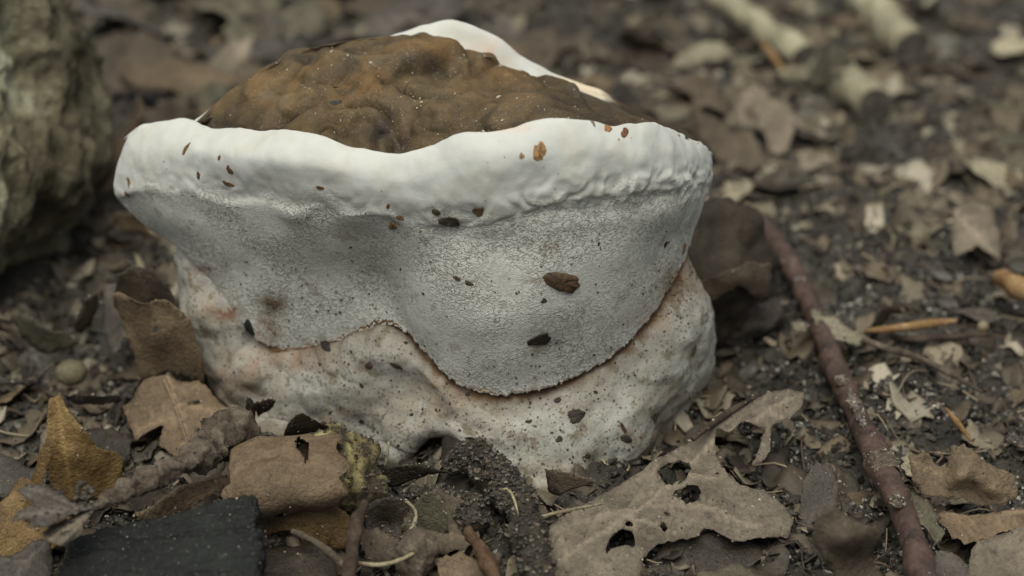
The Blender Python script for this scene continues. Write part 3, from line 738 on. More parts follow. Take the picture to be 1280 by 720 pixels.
leaf('yellow leaf tip lying under the curled leaf at the left edge', [(-30,668,1.1),(0,630,1.4),(25,600,1.8),(48,612,1.7),(75,640,1.3),(92,640,1.1),(90,660,.9),(62,688,.6),(20,700,.5),(-30,720,.5)], 'ochre', wr=.1, step=5.5)
leaf('purplish grey leaf filling the bottom left corner', [(-40,700,1.0),(5,690,1.2),(40,672,1.4),(62,672,1.3),(66,695,1.1),(60,725,.9),(30,760,.8),(-40,760,.8)], 'purple', veins=[[(60,675),(0,740)]])
leaf('mottled tan leaf wedged between the lichened twig and the charred block', [(165,640,1.0),(205,622,1.3),(250,600,1.5),(300,572,1.6),(322,563,1.5),(305,590,1.3),(285,612,1.1),(240,640,.8),(200,660,.6)], 'tan', veins=[[(170,642),(318,566)]], step=5)
# rolled leaf
def rolled():
    ax = np.array([[292., 600., 1.5], [350., 590., 1.65], [424., 585., 1.7]]); A = pxline(ax)
    n, mth = 70, 60; t = np.linspace(0, 2, n); Q = catmull(A, t)
    tg = np.gradient(Q, axis=0); tg /= np.linalg.norm(tg, axis=1)[:, None]
    up = np.array([0, 0, 1.]); sd = np.cross(tg, up); sd /= np.linalg.norm(sd, axis=1)[:, None]; u2 = np.cross(sd, tg)
    ph = np.linspace(-2.3, 2.5, mth)
    rr = np.interp(np.linspace(0, 1, n), [0, .3, 1], [.62, .78, .74])[:, None] * (1 + .10 * (ph[None] / 3))
    W = Q[:, None] + rr[..., None] * (u2[:, None] * np.cos(ph)[None, :, None] * .8 + sd[:, None] * np.sin(ph)[None, :, None] * 1.5)
    nn = .10 * fbm(W, 1.2, 3, .5, 5.); W[..., 2] += nn * 1.5
    W += tg[:, None] * (np.array([-1] * 1)[0] * .0)
    en = .42 * fbm(P3(ph * .9, ph * 0, 2.3), 1, 4, .5); W[0] += tg[0] * en[:, None]; W[-1] += tg[-1] * en[::-1][:, None]
    V = W.reshape(-1, 3); q = np.arange(n * mth).reshape(n, mth)
    f = np.stack([q[:-1, :-1], q[:-1, 1:], q[1:, 1:], q[1:, :-1]], -1)
    keep = np.ones(f.shape[:2], bool)
    # tear in the top
    ti = np.linspace(0, 1, n - 1)[:, None]; pj = ((ph[:-1] + ph[1:]) / 2)[None]
    tear = (np.abs(ti - .70 - .05 * pj) < .050 * np.clip(1 - np.abs(pj + .1) / .75, 0, 1)); keep &= ~tear
    F = tris(f[keep].reshape(-1, 4))
    return thicken(V, F, .015)
V, F = rolled()
solo('leaf', 'brown rolled leaf with a slit tear right of the charred block', 'leaf', V, F, M['tan'], {'vein': np.zeros(len(V))})
leaf('shiny red brown leaf base below the rolled leaf', [(305,640,.8),(360,645,1.0),(420,640,1.0),(455,648,.8),(470,665,.5),(430,680,.35),(370,676,.4),(330,672,.4)], 'ochre', step=6)
leaf('dusky flat leaf in the shadow right of the charred block', [(322,672,.5),(380,672,.6),(415,690,.6),(425,725,.5),(420,770,.4),(330,770,.4)], 'dark')
leaf('dark brown leaf behind the curled yellow leaf under a pale sliver', [(75,482,.9),(110,485,1.2),(150,488,.9),(152,500,.5),(120,508,.4),(92,500,.6)], 'purple')
leaf('grey leaf edge curling at the left side above the yellow leaf', [(-20,462,.9),(10,470,1.1),(40,462,1.2),(75,452,1.2),(60,462,.9),(35,476,.7),(0,480,.6),(-20,476,.6)], 'purple', step=4)
leaf('brown leaf tilted in the hollow below the stump', [(12,395,1.3),(40,400,1.5),(80,412,1.3),(100,432,.8),(60,440,.5),(30,425,.8)], 'olive', jag=2)
leaf('small rust coloured leaf tip in the hollow below the stump', [(92,405,1.2),(108,378,1.7),(120,372,1.8),(125,385,1.4),(112,412,.8),(98,420,.6)], 'brown')
leaf('long grey brown leaf under the golden tan leaf at the left', [(130,355,1.4),(150,350,1.6),(160,400,1.0),(150,450,.3),(140,450,.2),(128,400,.8)], 'purple')
leaf('wide brown leaf lying at the left edge in the shadow', [(-30,560,.8),(20,572,.9),(55,580,.9),(40,600,.6),(0,615,.5),(-30,610,.5)], 'purple')
leaf('dim brown leaf half buried left of the lichened twig', [(100,540,.5),(140,525,.8),(165,545,.7),(160,572,.4),(120,570,.3)], 'dark')

# lichened twig with dry frond
lt = pxline([(118,634,2.5),(150,618,2.4),(185,598,2.3),(225,580,2.2),(262,558,2.0),(290,538,1.9),(300,522,1.7)])
b = lt.mean(0) * [1, 1, 0]
tw = root('lichened_twig', 'rough grey twig with crusty bark leading to the fungus from the yellow leaf', 'twig', b)
V, F = tube(lt, [.10, .19, .21, .24, .34, .40, .26], 26, .75, 2.6, step=.05, seed=4., knots=[(.3, .03, .35), (.62, .05, .3), (.85, .06, .3)])
part('bark', tw, b, V, F, M['greytwig'])
def sheet(poly, z, mat, par, b, nm, step=5, veins=(), wr=.06):
    LEAFN[0] += 1
    pl = refine(np.array([(a, c) for a, c in poly], float), step * .6, 2.0, LEAFN[0]); v2, F = triang(pl, [], step, LEAFN[0])
    zz = z(v2[:, 0], v2[:, 1]) if callable(z) else np.full(len(v2), z)
    V = at_z(v2[:, 0], v2[:, 1], zz); V[:, 2] += wr * fbm(V, 1.5, 3, .5, LEAFN[0])
    ve = np.zeros(len(V))
    for vl in veins: ve = np.maximum(ve, np.exp(-(segdist(v2, vl) / 1.8) ** 2))
    V, F = thicken(V, F, .025)
    return part(nm, par, b, V, F, M[mat], {'vein': np.r_[ve, ve]})
sheet([(120,632),(95,628),(70,612),(40,604),(22,612),(42,628),(20,642),(12,652),(40,648),(35,660),(60,655),(85,645)], lambda x, y: 2.5 + .0035 * (120 - x), 'purple', tw, b, 'dry_leaf', 4, [[(120,632),(25,645)],[(100,632),(30,608)]])
sheet([(120,636),(104,640),(80,650),(52,664),(60,676),(78,680),(96,664),(110,650)], 2.4, 'taupe', tw, b, 'dry_leaf', 4, [[(120,636),(62,672)]])
for pts in [[(300,560,1.5),(315,552,1.6),(335,543,1.6)], [(100,626,2.5),(96,612,2.7),(104,604,2.8)], [(108,626,2.5),(112,612,2.7)]]:
    V, F = tube(pxline(pts), [.05, .04, .02][:len(pts)], 6, .2, 3); part('side_shoot', tw, b, V, F, M['greytwig'])
V, F = tube(pxline([(345,566,1.7),(385,548,1.75),(430,548,1.7),(452,552,1.5)]), [.07, .09, .10, .05], 8, .5, 3); solo('twig', 'thin dark twig lying across the fungus base above the rolled leaf', 'twig', V, F, M['browntwig'])
leaf('dark pointed leaf scrap against the fungus foot above the rolled leaf', [(352,552,1.5),(362,535,1.9),(378,520,2.4),(392,530,2.2),(412,540,1.8),(408,552,1.4),(380,556,1.2)], 'dark', step=4, jag=1.5)
leaf('thin dark leaf sliver tucked under the left foot of the fungus', [(318,508,1.5),(345,504,1.9),(342,512,1.5),(322,518,1.2)], 'dark', step=3, jag=1)
leaf('upright dark leaf scrap at the left foot of the fungus', [(302,515,1.4),(310,501,1.9),(320,508,1.6),(316,535,.8),(325,560,.4),(306,545,.6)], 'dark', step=4, jag=1)

# lichen bark chunk
lc = pxline([(402,560,1.2),(425,575,1.3),(440,600,1.2),(450,632,1.0)])
V, F = tube(lc, [.45, .62, .66, .50], 30, .55, 1.9, step=.06, seed=9.)
solo('bark_chunk', 'bark chunk crusted with yellow green lichen at the end of the rolled leaf', 'bark', V, F, M['lichen'])
V, F = tube(pxline([(452,588,.9),(466,610,1.0),(478,626,.8)]), [.16, .22, .12], 16, .6, 3, step=.06, seed=2.)
solo('bark_chunk', 'small yellow mossy bark crumb just below the fungus foot', 'bark', V, F, M['lichen'])

# ------------------------------------------------------------------ bottom centre
V, F = tube(pxline([(456,628,1.4),(446,655,1.3),(440,690,1.2),(434,730,1.1)]), [.10, .15, .14, .17], 12, .4, 2.5, step=.08); solo('twig', 'dark upright twig forked at the bottom edge right of the charred block', 'twig', V, F, M['browntwig'])
V, F = tube(pxline([(366,664,1.0),(392,676,1.1),(412,692,1.1),(432,706,1.0)]), [.05, .08, .10, .10], 10, .4, 2.5, step=.08); solo('twig', 'grey slanting twig meeting the dark upright twig', 'twig', V, F, M['greytwig'])
V, F = tube(pxline([(440,703,.9),(475,706,1.0),(500,700,1.1),(520,690,1.1)]), [.04, .05, .05, .04], 8, .2, 2.5, step=.1); solo('plant_stem', 'thin pale stem running right from the dark upright twig', 'stem', V, F, M['peel'])
V, F = tube(pxline([(505,672,1.0),(516,658,1.1),(520,640,1.3),(508,626,1.4)]), [.035, .045, .04, .03], 8, .2, 2.5, step=.1); solo('plant_stem', 'pale curved stem standing beside the little olive leaf', 'stem', V, F, M['peel'])
leaf('small olive leaf standing in the crumbly soil below the fungus', [(500,655,.8),(515,635,1.2),(530,615,1.7),(545,612,1.8),(556,635,1.4),(560,655,1.0),(545,672,.6),(515,670,.6)], 'olive', step=5)
leaf('dark concave leaf left of the little olive leaf', [(455,640,.9),(480,628,1.2),(505,630,1.1),(512,645,.8),(500,680,.3),(470,690,.2),(458,668,.4)], 'dark', step=5, extra=[(485,660,.1)])
leaf('brown leaf scrap hanging under the rounded foot of the fungus', [(455,585,1.0),(500,580,1.3),(540,590,1.3),(566,600,1.1),(540,604,.8),(500,612,.6),(470,606,.7)], 'dark', step=5)
leaf('thin crumpled brown leaf tucked under the humus clump below the fungus foot', [(520,640,.9),(548,626,1.1),(585,640,1.0),(600,668,.8),(582,690,.6),(548,684,.6),(526,668,.7)], 'brown', step=4.5, lift=.5, jag=2.5, veins=[[(524,642),(592,682)]])
leaf('dull brown leaf strip at the bottom edge between nub and rusty splinter', [(545,706,.9),(575,694,1.0),(604,704,.9),(612,740,.6),(560,750,.5)], 'tan', step=5, lift=.4, jag=2.5)
leaf('torn brown leaf between the dark upright twig and the small olive leaf', [(448,664,.8),(470,652,1.0),(498,664,.9),(503,690,.6),(480,704,.5),(456,694,.5)], 'brown', step=4.5, lift=.5, jag=2.5)
leaf('crumpled mauve brown leaf pressed against the left foot of the fungus behind the rolled leaf', [(318,548,1.0),(338,536,1.3),(360,548,1.2),(366,566,.9),(340,572,.7),(322,566,.8)], 'purple', step=4, lift=.3, jag=2)
leaf('dark brown leaf sliver leaning on the right side of the humus clump', [(632,602,1.3),(646,610,1.5),(658,640,1.2),(652,662,.9),(640,650,.9),(630,626,1.1)], 'brown', step=4, lift=.3, jag=2)
V, F = blob(at_z(np.array(522.), np.array(692.), np.array(.9)), (.48, .45, .50), 36, .35, 1.6, 31.)
solo('fungus_bud', 'pale greyish nub with an orange brown rim at the bottom centre', 'nub', V, F, M['greytwig'])
V, F = tube(pxline([(584,662,1.2),(604,690,1.2),(622,730,1.1)]), [.10, .16, .15], 16, .55, 2.6, step=.05, seed=7.); solo('wood_splinter', 'reddish brown wood splinter slanting down to the bottom edge', 'splinter', V, F, M['rustwood'])
V, F = tube(pxline([(640,610,1.1),(655,650,1.1),(668,690,1.1),(676,740,1.0)]), [.24, .32, .34, .36], 20, .6, 1.7, step=.07, seed=17.); solo('buried_root', 'brown crumb covered root running from the fungus foot to the bottom edge', 'root', V, F, M['humus'])
V, F = tube(pxline([(560,590,1.1),(580,574,1.4),(600,580,1.4),(628,606,1.2),(645,640,1.0)]), [.18, .30, .36, .36, .3], 26, .7, 1.6, step=.07, seed=27.); solo('humus_clump', 'crumbly brown humus clump pressed against the front of the fungus', 'soil clump', V, F, M['humus'])
V, F = tube(pxline([(510,618,.8),(545,622,.9),(580,630,1.0),(600,660,.9)]), [.14, .26, .32, .28], 26, .7, 1.5, step=.08, seed=37.); solo('humus_clump', 'darker humus clump below the clump that touches the fungus', 'soil clump', V, F, M['humus'])
V, F = tube(pxline([(667,648,1.1),(700,640,1.25),(730,634,1.3),(752,630,1.2)]), [.03, .04, .035, .02], 7, .1, 2); solo('plant_stem', 'thin pale stem arched over the soil below the red brown leaf scrap', 'stem', V, F, M['peel'])
V, F = tube(pxline([(624,612,1.7),(636,612,1.7),(644,628,1.5),(648,645,1.3)]), [.02, .035, .03, .02], 7, .1, 2); solo('plant_stem', 'short hooked pale stem in front of the fungus foot', 'stem', V, F, M['peel'])
V, F = tube(pxline([(486,552,2.1),(484,570,1.8),(481,584,1.5)]), [.03, .035, .02], 7, .1, 2); solo('plant_stem', 'tiny pale stem hanging from the rounded foot of the fungus', 'stem', V, F, M['peel'])

# ------------------------------------------------------------------ right foreground
leaf('big grey brown leaf riddled with holes in front of the fungus',
     [(652,740,.5),(668,690,.7),(690,655,.9),(725,632,1.0),(760,614,1.1),(800,592,1.2),(835,566,1.3),(868,545,1.35),(905,520,1.65),(950,498,1.75),(985,489,1.75),(1005,493,1.65),(1003,512,1.45),(980,527,1.35),(965,530,1.35),(963,545,1.35),(963,562,1.35),(950,575,1.25),(940,580,1.25),(950,555,1.45),(958,533,1.55),(930,528,1.55),(912,540,1.55),(895,536,1.55),(893,560,1.25),(905,590,1.2),(925,608,1.1),(958,612,1.0),(980,628,.9),(993,650,.7),(985,670,.6),(960,672,.6),(940,676,.7),(915,675,.75),(893,662,.8),(880,660,.8),(870,674,.75),(850,672,.7),(820,680,.6),(803,700,.5),(800,740,.4)],
     'taupe', holes=[[(822,590),(835,578),(850,572),(863,577),(865,585),(856,598),(843,605),(832,602)], [(845,608),(860,603),(872,604),(877,615),(870,627),(857,631),(850,622),(842,615)],
       [(757,690),(763,672),(775,664),(790,666),(795,680),(792,688),(780,685),(766,688),(758,696)], [(829,640),(838,640),(840,644),(832,643)], [(824,660),(830,652),(836,660),(832,664)], [(780,656),(788,653),(792,660),(784,662)]],
     veins=[[(700,700),(800,640),(880,560),(990,500)],[(780,650),(850,665)],[(830,620),(900,640),(950,660)],[(800,640),(720,650)],[(850,590),(900,600)]],
     midrib=None, lift=.10, extra=[(820,640,1.15),(900,625,1.2),(740,670,1.0)], wr=.10, step=5, jag=1.6)
V, F = tube(pxline([(866,549,1.62),(890,530,1.68),(920,510,1.72),(950,494,1.7)]), [.05, .08, .08, .05], 8, .3, 2.5); solo('leaf_stalk', 'dark ridge like stalk lying along the upper arm of the holed leaf', 'stalk', V, F, M['browntwig'])
leaf('dark mottled leaf lying underneath the holed leaf', [(800,705,.25),(830,680,.4),(870,668,.5),(920,668,.5),(950,680,.4),(955,700,.3),(920,715,.2),(860,712,.2),(820,722,.2)], 'dark', step=6)
leaf('red brown pointed leaf scrap stuck on the foot of the fungus', [(681,575,1.5),(700,578,1.6),(722,590,1.5),(745,608,1.2),(730,611,1.0),(700,612,.9),(686,600,1.1)], 'brown', step=4, jag=1, wr=.03)
leaf('grey leaf scrap half buried right of the holed leaf', [(1005,600,.8),(1020,575,1.1),(1040,572,1.1),(1050,600,.8),(1045,640,.4),(1020,660,.3),(998,650,.3)], 'purple', step=5)
leaf('dark blurred leaf standing up in the right foreground', [(1022,640,2.6),(1040,632,2.8),(1062,645,2.5),(1098,655,2.3),(1104,668,2.0),(1090,690,1.5),(1108,730,.9),(1060,760,.8),(1040,700,1.6),(1014,668,2.2)], 'brown', step=6, wr=.12, extra=[(1060,670,2.9),(1075,700,1.2)])
leaf('pale grey leaf edge cut off by the bottom edge right of centre', [(870,715,1.0),(910,705,1.2),(940,708,1.1),(960,730,.8),(940,770,.6),(880,770,.6)], 'olive', step=6)
leaf('curled brown leaf with pale frost like streaks at the lower right', [(1134,570,1.5),(1152,572,1.7),(1160,566,1.8),(1168,580,1.3),(1180,582,1.3),(1188,560,1.9),(1205,562,1.9),(1230,582,1.5),(1262,596,1.3),(1275,618,1.0),(1256,632,.8),(1230,640,.7),(1200,632,.9),(1180,628,.9),(1155,620,1.1),(1142,600,1.3)], 'tan', extra=[(1200,598,2.3),(1165,600,1.1),(1240,610,1.7),(1215,622,.5)], wr=.16, step=5, jag=3, veins=[[(1140,580),(1200,610),(1270,615)]])
leaf('flat tan leaf under the curled leaf at the lower right', [(1165,622,.6),(1210,632,.7),(1250,638,.7),(1320,620,.7),(1320,665,.5),(1250,668,.5),(1222,680,.4),(1190,672,.4),(1170,650,.5)], 'tan', step=5, jag=3.5, veins=[[(1170,640),(1300,640)]])
leaf('tan leaf in the bottom right corner', [(1215,690,.7),(1240,672,.9),(1330,660,.9),(1330,760,.5),(1200,770,.4)], 'taupe', step=7)
leaf('torn pale leaf strip pressed against the red twig near the bottom', [(1140,612,1.2),(1152,622,1.1),(1178,645,.8),(1172,650,.7),(1182,672,.5),(1170,690,.4),(1150,660,.8),(1140,632,1.1)], 'olive', step=4)
leaf('crumpled grey brown leaf at the bottom edge under the red twig', [(1158,700,.7),(1172,690,.9),(1190,692,.8),(1215,704,.7),(1225,720,.6),(1220,770,.4),(1175,770,.4)], 'purple', step=6)
leaf('small grey leaf chip beside the right edge', [(1255,545,.5),(1268,546,.6),(1295,556,.6),(1295,565,.5),(1262,557,.4)], 'purple', step=4)

# ------------------------------------------------------------------ red brown twig
rt = pxline([(950,272,.5),(968,300,.75),(990,335,.85),(1016,390,.85),(1045,462,.85),(1072,520,.95),(1104,590,1.1),(1132,650,1.1),(1152,720,1.1),(1175,800,1.1)])
b = rt.mean(0) * [1, 1, 0]
tw = root('red_brown_twig', 'long red brown twig running from the stone to the bottom edge', 'twig', b)
V, F = tube(rt, [.19, .25, .28, .25, .29, .26, .30, .28, .31, .31], 32, .26, 1.2, step=.06, seed=3., knots=[(.64, .010, .12)])
part('bark', tw, b, V, F, M['redtwig'])
nd = pxline([(1098,577,1.1),(1104,588,1.12),(1110,598,1.1)]); V, F = tube(nd, [.34, .38, .33], 30, .22, 3, caps=False, step=.03); part('node_ring', tw, b, V, F, M['greytwig'])
sheet([(1015,390),(1030,388),(1045,398),(1060,412),(1078,418),(1086,424),(1070,430),(1050,424),(1034,416),(1022,406)], lambda x, y: 1.25 - .006 * (x - 1015), 'pale', tw, b, 'peeling_bark_strip', 3.5, wr=.16)
for q_, (bx_, by_, bz_, br_) in enumerate([(1000,352,1.05,.12),(1052,478,1.15,.15),(1090,548,1.25,.12),(1122,628,1.45,.14),(982,328,.95,.10)]):
    V, F = blob(at_z(np.array(float(bx_)), np.array(float(by_)), np.array(bz_)), (br_, br_ * 1.3, br_ * .8), 14, .25, 5, q_ * 3.)
    part('bud_scar', tw, b, V, F, M['redtwig'])
sheet([(1062,486),(1070,492),(1076,512),(1082,530),(1076,532),(1068,516),(1060,500)], 1.32, 'purple', tw, b, 'peeling_bark_strip', 3.5, wr=.10)
sheet([(990,404),(1000,402),(1010,405),(1006,414),(994,413)], .9, 'pale', tw, b, 'peeling_bark_strip', 3)

# twigs and splinters at right
V, F = tube(pxline([(1082,414,1.0),(1120,410,.95),(1160,405,.9),(1196,401,.8)]), [.05, .12, .13, .05], 8, .3, 2, step=.1); solo('wood_splinter', 'orange wood splinter lying right of the peeling bark', 'splinter', V, F, M['splinter'])
V, F = tube(pxline([(1078,424,.9),(1110,436,.85),(1150,448,.8),(1190,468,.7),(1228,490,.6)]), [.08, .09, .09, .08, .05], 8, .35, 2, step=.1); solo('twig', 'thin grey twig pointing down right from the peeling bark', 'twig', V, F, M['greytwig'])
V, F = tube(pxline([(1182,510,.6),(1198,530,.65),(1214,551,.6)]), [.035, .085, .03], 7, .2, 2, step=.1); solo('wood_splinter', 'small pale wood splinter on the dark soil right of the red twig', 'splinter', V, F, M['splinter'])
V, F = tube(pxline([(1250,345,1.0),(1268,356,1.1),(1300,368,1.0)]), [.22, .34, .34], 16, .3, 1.8, step=.08); solo('wood_piece', 'orange brown wood piece cut off by the right edge', 'wood', V, F, M['splinter'])
leaf('dark curled bark scrap arched over the orange splinter', [(1086,420,.7),(1092,402,1.2),(1104,390,1.5),(1122,388,1.4),(1130,394,1.1),(1112,398,1.0),(1100,412,.7),(1096,424,.5)], 'dark', step=4, jag=1)
leaf('beige leaf fragment with ragged lower edge near the right side', [(1192,262,1.6),(1215,258,1.7),(1240,262,1.6),(1250,290,1.1),(1252,322,.5),(1238,318,.6),(1222,310,.8),(1210,322,.6),(1192,325,.6),(1190,290,1.1)], 'taupe', step=5, veins=[[(1195,265),(1240,318)]])
V, F = tube(pxline([(1100,417,.6),(1140,424,.6),(1200,420,.55),(1240,418,.5)]), [.06, .1, .08, .04], 8, .4, 2.5, step=.1); solo('twig', 'dark twig below the orange splinter at right', 'twig', V, F, M['browntwig'])
V, F = blob(at_z(np.array(1229.), np.array(409.), np.array(.35)), (.16, .14, .14), 14, .2, 2, 8.); solo('pebble', 'tiny pale pebble at the end of the dark twig', 'pebble', V, F, M['peel'])

# ------------------------------------------------------------------ sticks beyond the fungus
def stick(label, pts, rad, mat, end=-1, name='broken_stick'):
    P = pxline(pts); b = P.mean(0) * [1, 1, 0]; r = root(name, label, 'stick', b)
    V, F = tube(P - np.array([0, 0, .22]), [r_ * .86 for r_ in rad], 36, .26, .8, caps=False, step=.1, seed=len(label) * 1.0); n = 36
    part('bark', r, b, V, F, M[mat])
    for e, ring in (('cut_end', V[-n:]), ('cut_end', V[:n])):
        c = ring.mean(0); inner = c + (ring - c) * .55 ; d_ = .05 * pn(inner * 2)[:, None] * [0, 1, 0]
        VV = np.concatenate([ring, inner + d_, c[None]]); i = np.arange(n); j = np.roll(i, -1)
        FF = np.concatenate([np.stack([i, j, j + n], -1), np.stack([i, j + n, i + n], -1), np.stack([i + n, j + n, np.full(n, 2 * n)], -1)])
        if ring is V[-n:] or e: pass
        nrm = np.cross(VV[1] - VV[0], c - VV[0]); outward = c - (P[-1] + P[0]) / 2
        if nrm @ outward < 0: FF = FF[:, ::-1]
        part(e, r, b, VV, FF, M['stickend'])
    return r
stick('blurred pale grey stick lying at the top right of the fungus', [(868,-34,.7),(930,12,.75),(1006,64,.75)], [.5, .55, .52], 'palewood')
stick('short pale stick with a dark round cut end facing down right', [(1030,78,.8),(1060,98,.85),(1096,126,.9)], [.68, .76, .72], 'palewood')
stick('thicker brownish stick lying at the top edge right of the pale sticks', [(1070,-20,.8),(1100,14,.85),(1140,52,.8)], [.72, .78, .72], 'palewood')
leaf('curled yellowish leaf draped between the two pale sticks', [(1018,70,1.4),(1040,58,2.0),(1068,72,1.9),(1062,80,1.6),(1040,88,1.4),(1030,110,.7),(1012,112,.5),(1010,90,1.0)], 'olive', step=5)
leaf('crumpled pale tan leaf on the soil below the pale sticks', [(905,142,1.0),(930,122,1.3),(958,112,1.4),(985,132,1.2),(996,152,.9),(990,172,.6),(965,190,.4),(955,168,.8),(930,165,.7)], 'taupe', step=5, wr=.45, jag=4, holes=[[(930,145),(945,140),(950,152),(936,156)]])
leaf('small bright tan leaf scrap between crumpled leaf and pale stick', [(968,92,1.0),(990,80,1.3),(1010,84,1.2),(1004,100,.8),(980,102,.7)], 'pale', step=5)
leaf('yellowish leaf sliver lying beyond the right rim of the fungus', [(832,78,.7),(860,62,.9),(900,54,1.0),(922,60,.9),(900,70,.7),(860,84,.5)], 'pale', step=5)
leaf('long brown leaf lying between the fungus and the crumpled leaf', [(862,130,.8),(885,140,1.2),(915,160,1.2),(948,182,1.0),(960,200,.6),(930,208,.5),(895,196,.6),(870,165,.6)], 'brown', step=6, wr=.12)
leaf('pale leaf scrap on the soil just above the thicker stick tip', [(1034,26,1.0),(1060,14,1.3),(1078,22,1.1),(1072,38,.8),(1048,34,.8)], 'tan', step=5)
V, F = tube(pxline([(952,52,.8),(966,70,.8),(980,90,.7)]), [.10, .13, .08], 8, .2, 2, step=.1); solo('wood_splinter', 'blurred orange splinter leaning on the long pale stick', 'splinter', V, F, M['splinter'])
leaf('broad grey brown leaf lying at the foot of the stump beyond the fungus', [(150,90,1.2),(200,72,1.5),(260,80,1.4),(300,100,1.1),(270,120,.7),(200,118,.7),(160,110,.8)], 'tan', step=7)
leaf('long mauve brown leaf far beyond the fungus top', [(250,60,1.2),(310,46,1.5),(380,56,1.4),(420,50,1.2),(400,70,.8),(320,78,.8),(260,80,.8)], 'purple', step=7)
leaf('wide blurred tan leaf left of the brown fungus top', [(165,140,1.4),(210,128,1.6),(240,140,1.3),(230,158,.9),(190,170,.8),(160,160,.9)], 'brown', step=7)
leaf('orange brown leaf edge showing left of the fungus lip', [(140,262,1.6),(175,262,1.8),(200,280,1.5),(185,296,1.0),(150,284,1.0)], 'tan', step=5)
V, F = tube(pxline([(182,268,1.2),(188,285,1.4),(200,300,1.0)]), [.08, .10, .07], 8, .3, 2, step=.1); solo('twig', 'short pale twig under the left lip of the fungus', 'twig', V, F, M['peel'])
V, F = tube(pxline([(172,322,1.0),(178,338,1.2),(186,358,1.0)]), [.07, .09, .06], 8, .3, 2, step=.1); solo('twig', 'short tan twig above the golden tan folded leaf', 'twig', V, F, M['peel'])

# ------------------------------------------------------------------ debris stuck to the fungus
def flake(px_, py_, w, h, ang, seed, lift=.02, thick=.05, npt=14):
    hh = hit(px_, py_)
    if hh is None: return None
    p, nn = hh; r = np.random.default_rng(seed)
    x = np.cross([0, 0, 1.], nn); x /= np.linalg.norm(x); y = np.cross(nn, x)
    a = np.linspace(0, 2 * math.pi, npt, endpoint=False); kk_ = r.uniform(-1, 1, 6); rr = 1 + .22 * kk_[0] * np.cos(2 * a + kk_[3] * 3) + .22 * kk_[1] * np.cos(3 * a + kk_[4] * 3) + .12 * kk_[2] * np.cos(5 * a + kk_[5] * 3) + .07 * r.normal(size=npt); rr = np.clip(rr, .45, 1.5)
    u_ = np.cos(a) * w / 2 * rr; v_ = np.sin(a) * h / 2 * rr; ca, sa = math.cos(ang), math.sin(ang)
    U = u_ * ca - v_ * sa; W = u_ * sa + v_ * ca
    def surf(s_, off):
        out = []
        for k in range(npt):
            q = p + x * U[k] * s_ + y * W[k] * s_ 
            h_ = BVH.find_nearest(Vector(q)); out.append(np.array(h_[0]) + nn * off)
        return np.array(out)
    o = surf(1.0, -.01); i = surf(.82, lift + thick * .7); i2 = surf(.4, lift + thick)
    i2 = i2 + nn * r.uniform(-.3, .5, (npt, 1)) * thick
    V = np.concatenate([o, i, i2, [p + nn * (lift + thick)]]); k = np.arange(npt); j = np.roll(k, -1); F = []
    for L_ in (0, 1): F += [np.stack([k + L_ * npt, j + L_ * npt, j + (L_ + 1) * npt], -1), np.stack([k + L_ * npt, j + (L_ + 1) * npt, k + (L_ + 1) * npt], -1)]
    F.append(np.stack([k + 2 * npt, j + 2 * npt, np.full(npt, 3 * npt)], -1))
    return V, np.concatenate(F)
def colr(n, c, var=.25, seed=0):
    r = np.random.default_rng(seed); return np.clip(np.array(c) * (1 + var * r.normal(size=(n, 1))), 0.004, 1)
BR, DK, RD, GD = (.16, .085, .035), (.03, .022, .016), (.20, .09, .04), (.20, .14, .07)
px2cm = 1 / 54.0
